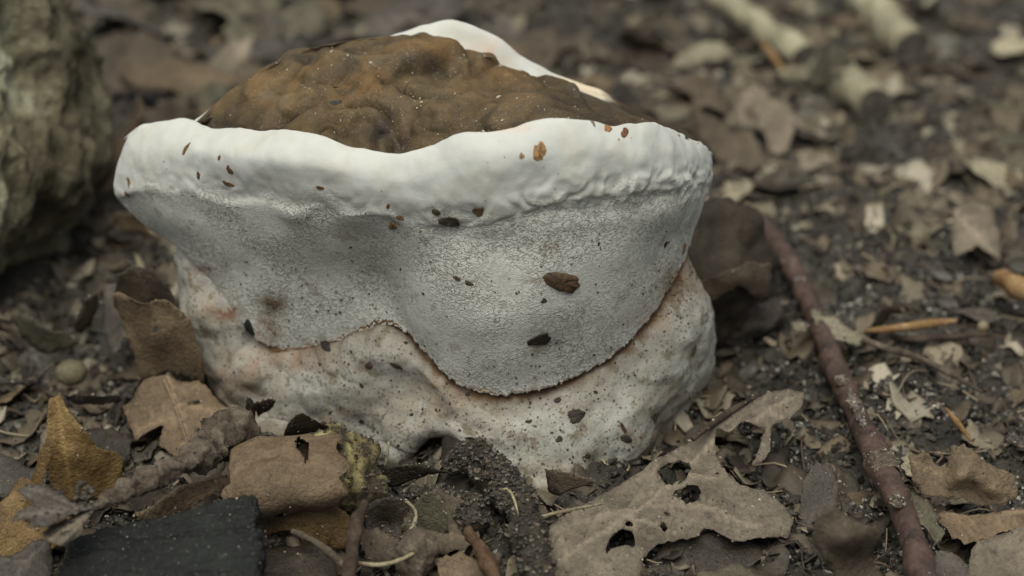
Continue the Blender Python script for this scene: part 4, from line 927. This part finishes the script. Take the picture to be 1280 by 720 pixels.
marks = [
 (232,186,6,17,-.3,BR,'thin tan scar mark on the left part of the white lip'), (274,197,4,8,-.5,BR,'tiny tan speck right of the thin tan scar'),
 (287,213,10,11,.2,(.12,.07,.035),'star shaped brown speck near the left of the lip'), (285,230,18,7,-.1,(.13,.075,.035),'flat brown flake under the left part of the lip'),
 (248,219,6,9,.2,(.11,.065,.035),'small brown flake left of the flat brown flake'), (161,228,6,15,.45,(.20,.12,.05),'tan flake at the left tip of the lip'),
 (158,243,8,12,.6,(.13,.08,.04),'brown fleck below the tan flake at the left tip'), (400,235,10,5,.1,BR,'small brown speck on the lower edge of the lip'),
 (675,190,14,22,.15,(.27,.15,.06),'largest orange brown patch on the right part of the white lip'), (652,195,6,7,0,(.27,.17,.08),'small square brown patch beside the orange brown patch'),
 (781,166,15,10,.4,(.15,.06,.03),'red brown crumpled scrap on the crest of the lip'), (760,159,20,9,.1,(.30,.15,.06),'orange scrap at the border of crust and lip'),
 (739,151,22,7,0,(.16,.12,.10),'mauve grey scrap lying on the crust border'), (858,172,12,6,-.5,(.06,.04,.025),'dark sliver at the right end of the crust'),
 (563,278,22,17,.2,DK,'dark brown lump under the middle of the lip'), (545,265,10,10,.2,(.07,.045,.025),'small brown lump left of the dark lump'),
 (598,264,14,13,.9,(.10,.065,.035),'pair of brown crumbs right of the dark lump'), (491,283,13,10,.7,(.15,.085,.035),'tan brown crumb cluster near the fold'),
 (500,272,9,7,-.5,BR,'tan fleck above the crumb cluster near the fold'), (485,258,5,7,0,BR,'upper tan fleck in the row above the fold'),
 (675,425,24,20,.5,(.018,.013,.010),'black soil clot low on the pore surface'), (571,348,9,6,-.4,(.07,.05,.03),'small dark crumb left of the chestnut flake'),
 (586,354,11,6,-.5,(.07,.05,.03),'second dark crumb left of the chestnut flake'), (680,376,7,6,0,(.05,.03,.02),'tiny dark crumb under the chestnut flake'),
 (720,520,20,17,.6,DK,'dark soil clot on the right of the lower shelf'), (697,500,9,7,0,DK,'small soil crumb left above the shelf clot'),
 (661,527,7,6,0,DK,'tiny soil crumb in the middle of the lower shelf'), (699,549,8,9,0,DK,'round soil crumb low on the shelf'),
 (783,549,18,9,-.6,DK,'black crumb beside the crack in the lower shelf'), (779,535,5,16,.3,(.06,.03,.02),'dark crack like sliver in the lower shelf'),
 (819,520,15,15,0,(.05,.045,.035),'grey soil crumb near the right foot of the fungus'), (867,437,14,12,.5,(.07,.055,.04),'brown dirt clot on the right side of the lower shelf'),
 (461,457,9,12,0,(.07,.04,.03),'reddish dark crumb below the fold'), (496,458,14,7,-.5,DK,'dark crumb just left of the seam'), (452,482,6,6,0,DK,'small dark crumb on the left half of the shelf'),
 (452,527,8,7,.3,DK,'dark crumb above the rounded foot'), (341,379,13,15,.3,(.12,.075,.05),'brown crumb patch low on the left pore surface'), (405,430,34,12,.08,(.02,.016,.013),'long black clot stuck under the seam edge'),
 (311,411,15,23,.1,(.008,.008,.008),'glossy black droplet on the left side of the fungus'), (735,570,8,8,0,DK,'small crumb above the red brown scrap'),
 (832,305,8,9,.5,DK,'dark fleck near the right edge of the pore surface'), (855,310,12,14,.2,(.20,.11,.07),'reddish brown crumb at the right edge of the pore surface'),
 (420,128,12,7,0,(.02,.02,.022),'dark pit crumb on the left of the brown crust'),
]
for k, (a, b_, w, h, an, c, lb) in enumerate(marks):
    r_ = flake(a, b_, w * px2cm * 1.15, h * px2cm * 1.15, an, 100 + k, .003, .010 if b_ < 262 else (.015 if min(w, h) < 9 else .028))
    if r_: solo('debris_flake', lb, 'debris', r_[0], r_[1], M['debris'], {'Col': colr(len(r_[0]), c, .3, k)}, smooth=(c[0] < .01))
r_ = flake(703, 353, .86, .50, -.55, 903, .03, .045, 22)
solo('seed_husk', 'chestnut brown flake stuck in the middle of the pore surface', 'husk', r_[0], r_[1], M['debris'], {'Col': colr(len(r_[0]), (.085, .050, .025), .45, 9)})
# tiny specks over the fungus
Vs, Fs, Cs = [], [], []; o_ = 0; rr = np.random.default_rng(55)
for k in range(1050):
    zone = rr.random()
    if zone < .50: a, b_ = rr.uniform(330, 880), 425 + 195 * rr.random() ** .62; s_ = rr.gamma(1.6, .9) + .9; c = DK if rr.random() < .7 else (.12, .07, .04)
    elif zone < .62: a, b_ = rr.uniform(250, 870), rr.uniform(260, 470); s_ = rr.gamma(1.5, .7) + .8; c = DK if rr.random() < .6 else (.12, .08, .05)
    elif zone < .72: a, b_ = rr.normal(850, 22), rr.normal(370, 26); s_ = rr.gamma(1.6, .7) + 1; c = (.10, .06, .04)
    elif zone < .78: a, b_ = rr.uniform(230, 500), rr.normal(400, 30); s_ = rr.gamma(1.6, .9) + 1; c = (.09, .05, .035)
    elif zone < .80: a, b_ = rr.uniform(160, 880), rr.uniform(165, 290); s_ = rr.gamma(1.5, .6) + .8; c = BR
    else:
        a, b_ = rr.uniform(250, 850), rr.uniform(40, 190); s_ = rr.gamma(1.5, .7) + .8; c = (.40, .37, .31)
    hh = hit(a, b_)
    if hh is None or (zone >= .80 and a < 270): continue
    if zone >= .80:
        on = hh[0]; 
        j = np.argmin(((Gf[::6, ::6] - on) ** 2).sum(-1)); tt = T[::6, ::6].ravel()[j]
        if tt > iB - .1: continue
    r_ = flake(a, b_, s_ * px2cm * 1.3, s_ * px2cm * rr.uniform(.6, 1.2), rr.uniform(0, 3), 2000 + k, .0, .02, 6)
    Vs.append(r_[0]); Fs.append(r_[1] + o_); o_ += len(r_[0]); Cs.append(colr(len(r_[0]), c, .2, k))
V = np.concatenate(Vs); F = np.concatenate(Fs)
o = link('dirt_specks', mesh_from('dirt_specks', V - fb, F, M['debris'], {'Col': np.concatenate(Cs)}, False), None, fb); o['kind'] = 'stuff'; o['label'] = 'fine soil specks and pale grains sprinkled over the fungus'

# ------------------------------------------------------------------ scattered leaf litter
fpoly = [(p[0], p[1]) for p in (R[iG][::20])]; fpoly = [(x * 1.0, y) for x, y in fpoly]
heropx = []
foot = R[iG][::12, :2]; foot_c = foot.mean(0)
def infoot(p, grow=1.0):
    return inpoly(np.asarray(p)[:, :2], foot_c + (foot - foot_c) * grow)
def template(kind, seed):
    r = np.random.default_rng(seed); n_ = 40; a = np.linspace(0, 2 * math.pi, n_, endpoint=False)
    if kind == 'oak':
        rad = 1 + .22 * np.cos(a * 9 + .4) * (np.abs(np.sin(a)) ** .6) + .07 * r.normal(size=n_); x = np.cos(a) * rad * 1.0; y = np.sin(a) * rad * .55
    elif kind == 'beech':
        x = np.cos(a) * (1 + .03 * r.normal(size=n_)); y = np.sin(a) * .55 * (1 - .18 * np.cos(a)) * (1 + .03 * r.normal(size=n_))
    elif kind == 'strip':
        x = np.cos(a) * (1 + .12 * r.normal(size=n_)); y = np.sin(a) * .24 * (1 + .25 * r.normal(size=n_))
    else:
        k_ = 7; rk = np.interp(a, np.linspace(0, 2 * math.pi, k_ + 1), np.r_[(q_ := r.uniform(.55, 1.15, k_)), q_[0]]); x = np.cos(a) * rk * .85; y = np.sin(a) * rk * .7
    poly = refine(np.stack([x, y], -1), .09, .05, seed * 1.7); holes = []
    if kind != 'strip' and r.random() < .6:
        for _ in range(r.integers(1, 3)):
            cx, cy, hr = r.uniform(-.5, .5), r.uniform(-.2, .2), r.uniform(.05, .13); aa = np.linspace(0, 2 * math.pi, 9, endpoint=False)
            holes.append(np.stack([cx + np.cos(aa) * hr * r.uniform(.6, 1.3, 9), cy + np.sin(aa) * hr * r.uniform(.6, 1.3, 9)], -1))
    v2, F = triang(poly, holes, .12, seed)
    cx_, cy_ = r.uniform(.0, .55), r.uniform(-.7, .9)
    z = -cx_ * v2[:, 0] ** 2 * .4 + cy_ * v2[:, 1] ** 2 * 1.0 + .16 * fbm(P3(v2[:, 0], v2[:, 1], seed), 1.6, 3) + .25 * r.normal() * v2[:, 0] * v2[:, 1]
    ve = np.exp(-(v2[:, 1] / .022) ** 2) * (kind != 'frag')
    if kind in ('oak', 'beech'):
        for s_ in (-1, 1):
            for q_ in np.linspace(-.7, .7, 6):
                d = np.abs((v2[:, 0] - q_) - s_ * v2[:, 1] * .9) * .74; ve = np.maximum(ve, .8 * np.exp(-(d / .02) ** 2) * (s_ * v2[:, 1] > 0))
    V = P3(v2[:, 0], v2[:, 1], z + .02 * ve)
    V, F = thicken(V, F, .022); V[:, 2] -= V[:, 2].min()
    return V, F, {'vein': np.r_[ve, ve]}
temps = [(k, *template(k, 10 + i)) for i, k in enumerate(['oak', 'oak', 'beech', 'beech', 'frag', 'frag', 'frag', 'strip', 'oak', 'frag', 'beech', 'strip'])]
meshes = {}
def tmesh(i, mk):
    if (i, mk) not in meshes: meshes[(i, mk)] = mesh_from('leaf', temps[i][1], temps[i][2], M[mk], temps[i][3])
    return meshes[(i, mk)]
LAND = [((-17, 3), 'the tree stump'), ((5.5, -1), 'the brown stone'), (tuple(at_z(1060., 100., 0.)[:2]), 'the short pale stick'), (tuple(at_z(940., 20., 0.)[:2]), 'the long pale stick'), (tuple(at_z(1110., 10., 0.)[:2]), 'the thick brownish stick'),
        (tuple(at_z(1050., 460., 0.)[:2]), 'the red brown twig'), (tuple(at_z(950., 150., 0.)[:2]), 'the crumpled pale tan leaf'), (tuple(at_z(1220., 290., 0.)[:2]), 'the beige ragged leaf'), (tuple(at_z(1150., 405., 0.)[:2]), 'the orange splinter'),
        (tuple(at_z(860., 650., 0.)[:2]), 'the big holed leaf'), (tuple(at_z(200., 680., 0.)[:2]), 'the charred block'), (tuple(at_z(90., 570., 0.)[:2]), 'the curled yellow leaf'), (tuple(at_z(200., 420., 0.)[:2]), 'the golden tan folded leaf'), ((0, -1), 'the back of the fungus'), (tuple(at_z(1210., 600., 0.)[:2]), 'the curled lower right leaf'), (tuple(at_z(380., 600., 0.)[:2]), 'the rolled leaf')]
CW = {'matted': 'matted grey', 'tan': 'tan', 'taupe': 'grey brown', 'brown': 'brown', 'dark': 'dark wet', 'ochre': 'yellow brown', 'purple': 'mauve grey', 'pale': 'bleached pale', 'olive': 'olive'}
SW = {'oak': 'lobed leaf', 'beech': 'oval leaf', 'frag': 'torn leaf piece', 'strip': 'narrow leaf strip'}
used = {}
rr = np.random.default_rng(77); placed = 0; tries = 0
NLEAF = 290
while placed < NLEAF and tries < 6000:
    tries += 1
    if rr.random() < .82:
        a, b_ = rr.uniform(-60, 1340), rr.uniform(-40, 760)
        if rr.random() > .35 + .65 * (b_ < 260): continue
        p = at_z(a, b_, 0.)
    else: p = np.array([rr.uniform(-30, 30), rr.uniform(-24, 45), 0.])
    x, y = p[0], p[1]
    if ((x - .2) / 6.9) ** 2 + ((y + 6.2) / 4.6) ** 2 < 1: continue
    if (x + 17.4) ** 2 + (y - 3.2) ** 2 < 30: continue
    if np.linalg.norm(p - CAM) < 20: continue
    a, b_ = to_px(p)
    right = a > 880
    hero = (b_ > 470 and a > 640 and a < 1000) or (b_ > 590 and a < 460) or (a > 1120 and b_ > 560)
    s_ = rr.uniform(.5, 1.4) if right else rr.uniform(.7, 1.7)
    if b_ < 250 and rr.random() < .45: s_ *= 1.6
    if b_ < 200 and a < 880: s_ *= 1.35
    if right and b_ > 330: s_ *= .8
    if a > 640: s_ = min(s_, 1.4)
    if 640 < a < 1015 and 480 < b_ < 740: continue
    if hero: s_ *= .5
    if abs(((b_ - 275) * (1150 - 950) / (700 - 275) + 950) - a) < 34 and b_ > 260: s_ *= .35
    i = int(rr.integers(0, len(temps)));
    if right: mk = rr.choice(['tan', 'taupe', 'brown', 'dark', 'purple', 'pale', 'olive', 'matted'], p=[.10, .17, .10, .10, .12, .05, .12, .24])
    else: mk = rr.choice(['tan', 'taupe', 'brown', 'dark', 'purple', 'pale', 'olive', 'ochre'], p=[.14, .08, .27, .22, .15, .02, .09, .03])
    o = link('leaf', tmesh(i, str(mk)))
    z = float(gz(np.array([x]), np.array([y]))[0])
    o.location = (x * S, y * S, (z - .12 * s_ + rr.uniform(-.05, .22)) * S); o.scale = (s_, s_, s_ * rr.uniform(.5, 1.1) * (.55 if right else 1))
    tl_ = .14 if right else (.38 if b_ < 300 else .24); o.rotation_euler = (rr.normal() * tl_, rr.normal() * tl_, rr.uniform(0, 6.28))
    # label
    dists = [math.hypot(x - q[0][0], y - q[0][1]) for q in LAND]; j = int(np.argmin(dists)); lx, ly = LAND[j][0]
    ddx, ddy = x - lx, y - ly
    rel = ('right of' if ddx > 0 else 'left of') if abs(ddx) > abs(ddy) else ('beyond' if ddy > 0 else 'in front of')
    far = '' if dists[j] < 4 else ('well ' if dists[j] < 8 else 'far ')
    size = 'small ' if s_ < .6 else ('large ' if s_ > 1.35 else '')
    lb = f"{size}{CW[str(mk)]} {SW[temps[i][0]]} {far}{rel} {LAND[j][1]}"; lb = lb.replace('torn leaf piece','torn leaf')
    tag(o, lb, 'leaf', None); used.setdefault(lb, []).append(o); placed += 1
for lb, os_ in used.items():
    if len(os_) > 1:
        os_.sort(key=lambda o: o.location.y)
        words = ['nearest', 'second nearest', 'third nearest', 'fourth nearest', 'fifth nearest', 'sixth nearest', 'seventh nearest']
        for k, o in enumerate(os_): o['label'] = words[min(k, 6)] + ' ' + lb
for os_ in used.values():
    for o in os_: o['group'] = 'fallen leaves and leaf pieces littering the soil'

# ------------------------------------------------------------------ crumbs, grains, fibres (stuff)
ico = np.array([[0, 0, 1], [.9, 0, .3], [.2, .85, .3], [-.75, .5, .3], [-.7, -.55, .3], [.3, -.85, .3], [.4, .4, -.6], [-.5, 0, -.6], [.3, -.5, -.6]], float)
icoF = np.array([[0, 1, 2], [0, 2, 3], [0, 3, 4], [0, 4, 5], [0, 5, 1], [1, 6, 2], [2, 6, 3], [3, 6, 7], [3, 7, 4], [4, 7, 8], [4, 8, 5], [5, 8, 1], [1, 8, 6], [6, 8, 7]])
def scatter_xy(n, rr, ylo=-60, yhi=800):
    out = []
    a = rr.uniform(-90, 1370, n); b_ = rr.uniform(-60, 800, n); p = at_z(a, b_, 0.)[:, :2]
    k = int(n * .24); p[:k] = np.stack([rr.uniform(-32, 32, k), rr.uniform(-26, 45, k)], -1)
    ok = ~infoot(p, .985) & ((p[:, 0] + 17.4) ** 2 + (p[:, 1] - 3.2) ** 2 > 22)
    return p[ok]
octa = np.array([[1, 0, 0], [0, 1, 0], [-1, 0, 0], [0, -1, 0], [0, 0, .9], [0, 0, -.9]], float)
octF = np.array([[0, 1, 4], [1, 2, 4], [2, 3, 4], [3, 0, 4], [1, 0, 5], [2, 1, 5], [3, 2, 5], [0, 3, 5]])
def crumbs(name, label, n, smin, smax, cols, wts, seed, flat=.6, lift=.2, mask=None):
    ico, icoF = (octa, octF) if mask is not None else (globals()['ico'], globals()['icoF']); nv_ = len(ico)
    rr = np.random.default_rng(seed); p = scatter_xy(n, rr)
    if mask is not None: p = p[mask(p, rr)]
    n = len(p); s_ = smin + (smax - smin) * rr.random(n) ** 3.0
    Vv = ico[None] * (1 + .35 * rr.normal(size=(n, nv_, 1))) ; Vv = Vv * np.stack([np.ones(n), rr.uniform(.5, 1, n), rr.uniform(flat * .5, flat * 1.2, n)], -1)[:, None]
    # random rotation
    q = rr.normal(size=(n, 4)); q /= np.linalg.norm(q, axis=1)[:, None]; w, x, y, z = q.T
    Rm = np.stack([1 - 2 * (y * y + z * z), 2 * (x * y - z * w), 2 * (x * z + y * w), 2 * (x * y + z * w), 1 - 2 * (x * x + z * z), 2 * (y * z - x * w), 2 * (x * z - y * w), 2 * (y * z + x * w), 1 - 2 * (x * x + y * y)], -1).reshape(n, 3, 3)
    Vv = np.einsum('nij,nkj->nki', Rm, Vv) * s_[:, None, None]
    zz = gz(p[:, 0], p[:, 1]) + s_ * lift
    Vv += np.stack([p[:, 0], p[:, 1], zz], -1)[:, None]
    Fv = (icoF[None] + (np.arange(n) * nv_)[:, None, None]).reshape(-1, 3)
    ci = rr.choice(len(cols), n, p=wts); Cc = np.array(cols)[ci] * rr.uniform(.55, 1.4, (n, 1)); Cc = np.repeat(Cc, nv_, 0)
    o = link(name, mesh_from(name, Vv.reshape(-1, 3), Fv, M['crumb'], {'Col': Cc}, False)); o['kind'] = 'stuff'; o['label'] = label
def dust_on(names, label, n, smin, smax, cols, wts, seed):
    rr = np.random.default_rng(seed); P = []
    for o in list(SC.objects):
        if o.type != 'MESH' or o.get('kind'): continue
        lab = (o.get('label') or '') + '|' + ((o.parent.get('label') or '') if o.parent else '')
        w = [v for k, v in names if k in lab]
        if not w: continue
        me = o.data; co = np.empty(len(me.vertices) * 3, np.float32); me.vertices.foreach_get('co', co); no = np.empty(len(me.vertices) * 3, np.float32); me.vertices.foreach_get('normal', no)
        off = np.array(o.location) + (np.array(o.parent.location) if o.parent else 0); co = co.reshape(-1, 3) + off; no = no.reshape(-1, 3); co = co[no[:, 2] > .15] / S
        if len(co) == 0: continue
        P.append(co[rr.integers(0, len(co), w[0])] + rr.normal(size=(w[0], 3)) * [.03, .03, .005])
    p = np.concatenate(P); n = len(p); s_ = smin + (smax - smin) * rr.random(n) ** 3.0
    Vv = ico[None] * (1 + .35 * rr.normal(size=(n, 9, 1))) * rr.uniform(.5, 1.1, (n, 1, 3)) * s_[:, None, None] + p[:, None]
    Fv = (icoF[None] + (np.arange(n) * 9)[:, None, None]).reshape(-1, 3)
    Cc = np.array(cols)[rr.choice(len(cols), n, p=wts)] * rr.uniform(.55, 1.4, (n, 1))
    o = link('clinging_crumbs', mesh_from('clinging_crumbs', Vv.reshape(-1, 3), Fv, M['crumb'], {'Col': np.repeat(Cc, 9, 0)}, False)); o['kind'] = 'stuff'; o['label'] = label
dust_on([('humus clump pressed', 2200), ('darker humus clump', 2000), ('crumb covered root', 1500), ('bark chunk', 400), ('rough grey twig', 90)], 'brown crumbs clinging to the humus clumps and twigs', 0, .015, .085, [(.020, .016, .012), (.044, .034, .024), (.085, .066, .046), (.15, .125, .095)], [.4, .35, .2, .05], 71)
dust_on([('long red brown twig', 200), ('black charred', 420), ('big grey brown leaf', 500), ('leaf', 25)], 'pale sand grains lying on twig, leaves and charred block', 0, .012, .045, [(.30, .27, .22), (.17, .14, .11), (.04, .03, .02)], [.4, .3, .3], 72)
crumbs('soil_crumbs', 'dark soil crumbs covering the forest floor', 84000, .018, .17, [(.012, .010, .008), (.028, .023, .017), (.055, .046, .035), (.13, .12, .10)], [.40, .32, .18, .10], 5)
crumbs('sand_grains', 'pale sand and ash grains in patches on the soil', 120000, .015, .065, [(.30, .28, .25), (.20, .18, .155), (.45, .43, .39)], [.45, .4, .15], 6, 1.0, .5, mask=lambda p, rr: (fbm(P3(p[:, 0], p[:, 1]), .42, 4, .6, 90.) + .30 * sst(2, 8, p[:, 0]) > rr.uniform(.12, .55, len(p))))
def chips(name, label, n, smin, smax, cols, wts, seed):
    rr = np.random.default_rng(seed); p = scatter_xy(n, rr); n = len(p)
    s_ = smin + (smax - smin) * rr.random(n) ** 2.5; k = 7
    a = np.linspace(0, 2 * math.pi, k, endpoint=False)[None] + rr.uniform(-.3, .3, (n, k)); r_ = rr.uniform(.5, 1.15, (n, k)); asp = rr.uniform(.3, 1, n)[:, None]
    x = np.cos(a) * r_; y = np.sin(a) * r_ * asp; z = rr.uniform(-.8, .8, n)[:, None] * y * y + rr.uniform(-.4, .6, n)[:, None] * x * x + rr.uniform(-.08, .08, (n, k))
    L = np.concatenate([np.stack([x, y, z], -1), np.zeros((n, 1, 3))], 1); L2 = L + np.array([0, 0, -.06]); L = np.concatenate([L, L2], 1)
    yaw = rr.uniform(0, 6.28, n); tx = rr.normal(size=n) * .45; ty = rr.normal(size=n) * .45
    cx, sx, cy, sy, cz, sz = np.cos(tx), np.sin(tx), np.cos(ty), np.sin(ty), np.cos(yaw), np.sin(yaw); o1 = np.zeros(n); i1 = np.ones(n)
    RX = np.stack([i1, o1, o1, o1, cx, -sx, o1, sx, cx], -1).reshape(n, 3, 3); RY = np.stack([cy, o1, sy, o1, i1, o1, -sy, o1, cy], -1).reshape(n, 3, 3); RZ = np.stack([cz, -sz, o1, sz, cz, o1, o1, o1, i1], -1).reshape(n, 3, 3)
    L = np.einsum('nij,nkj->nki', RZ @ RY @ RX, L) * s_[:, None, None]
    L += np.stack([p[:, 0], p[:, 1], gz(p[:, 0], p[:, 1]) + .06 + s_ * .12], -1)[:, None]
    i = np.arange(k); j = (i + 1) % k
    f = np.concatenate([np.stack([i, j, np.full(k, k)], -1), np.stack([j + k + 1, i + k + 1, np.full(k, 2 * k + 1)], -1), np.stack([j, i, i + k + 1], -1), np.stack([j, i + k + 1, j + k + 1], -1)])
    Fv = (f[None] + (np.arange(n) * (2 * k + 2))[:, None, None]).reshape(-1, 3)
    Cc = np.array(cols)[rr.choice(len(cols), n, p=wts)] * rr.uniform(.6, 1.35, (n, 1))
    o = link(name, mesh_from(name, L.reshape(-1, 3), Fv, M['crumb'], {'Col': np.repeat(Cc, 2 * k + 2, 0)}, False)); o['kind'] = 'stuff'; o['label'] = label
chips('leaf_crumbs', 'small broken leaf crumbs mixed into the soil', 7000, .05, .26, [(.055, .042, .028), (.10, .078, .05), (.16, .13, .09), (.26, .22, .155), (.035, .028, .02)], [.34, .20, .10, .04, .32], 8)
def fibres(n, seed):
    rr = np.random.default_rng(seed); p = scatter_xy(n, rr); parts = []; Cs = []; o_ = 0; Vs = []; Fs = []
    for x, y in p:
        L = rr.uniform(.3, 1.6); a = rr.uniform(0, 6.28); b_ = a + rr.normal() * .7; m_ = np.array([[x, y], [x + math.cos(a) * L / 2, y + math.sin(a) * L / 2], [x + math.cos(a) * L / 2 + math.cos(b_) * L / 2, y + math.sin(a) * L / 2 + math.sin(b_) * L / 2]])
        z = gz(m_[:, 0], m_[:, 1]) + rr.uniform(.05, .28, 3); r_ = rr.uniform(.012, .035)
        V, F = tube(np.concatenate([m_, z[:, None]], 1), [r_, r_, r_ * .5], 4, 0, 1, False, .3); Vs.append(V); Fs.append(F + o_); o_ += len(V)
        Cs.append(np.repeat(np.array([[(.05, .03, .02), (.12, .08, .05), (.28, .22, .14)][rr.integers(0, 3)]]), len(V), 0))
    o = link('rootlets', mesh_from('rootlets', np.concatenate(Vs), np.concatenate(Fs), M['crumb'], {'Col': np.concatenate(Cs)})); o['kind'] = 'stuff'; o['label'] = 'fine rootlets and fibres strewn on the soil'
def fragments(n, seed):
    rr = np.random.default_rng(seed); tp = []
    for q in range(10):
        k_ = rr.integers(8, 12); a = np.linspace(0, 2 * math.pi, k_, endpoint=False); r_ = rr.uniform(.55, 1.1, k_); asp = rr.uniform(.4, .95)
        pl = refine(np.stack([np.cos(a) * r_, np.sin(a) * r_ * asp], -1), .22, .14, q * 3.3 + 1); v2, F = triang(pl, [], .30, q)
        z = rr.uniform(-.5, .6) * v2[:, 1] ** 2 + rr.uniform(-.4, .4) * v2[:, 0] ** 2 + .22 * fbm(P3(v2[:, 0], v2[:, 1], q), 1.5, 3)
        tp.append(thicken(P3(v2[:, 0], v2[:, 1], z), F, .06))
    p = scatter_xy(n, rr); Vs, Fs, Cs = [], [], []; o_ = 0
    cols = np.array([(.044, .033, .022), (.078, .059, .039), (.13, .106, .074), (.22, .19, .145), (.022, .016, .011)])
    dens = fbm(P3(p[:, 0], p[:, 1]), .3, 2, .5, 33.)
    for k in range(len(p)):
        if dens[k] < rr.uniform(-.7, .1) or rr.random() < .55 * sst(4, 7, p[k, 0]) * sst(1, -3, p[k, 1]): continue
        V, F = tp[rr.integers(0, 10)]; s_ = (.16 + .62 * rr.random() ** 1.6) * (1 + .6 * sst(2, 10, p[k, 1])); a = rr.uniform(0, 6.28); ca, sa = math.cos(a), math.sin(a)
        W = np.stack([V[:, 0] * ca - V[:, 1] * sa, V[:, 0] * sa + V[:, 1] * ca, V[:, 2] * .8], -1) * s_
        tx, ty = rr.normal(size=2) * .22
        W[:, 2] += W[:, 0] * tx + W[:, 1] * ty
        W += [p[k, 0], p[k, 1], .03 + rr.random() * .10]
        Vs.append(W); Fs.append(F + o_); o_ += len(V); Cs.append(np.repeat(cols[[rr.choice(5, p=[.27, .30, .22, .07, .14])]] * rr.uniform(.7, 1.3) * (1 + .30 * sst(3, 8, p[k, 0])), len(V), 0))
    Va = np.concatenate(Vs); Va[:, 2] += gz(Va[:, 0], Va[:, 1])
    o = link('leaf_fragments', mesh_from('leaf_fragments', Va, np.concatenate(Fs), M['fragment'], {'Col': np.concatenate(Cs)})); o['kind'] = 'stuff'; o['label'] = 'torn flat leaf fragments matted into the soil'
    return o_
print('fragverts', fragments(5200, 18))
fibres(700, 12)
print('leaves', placed)
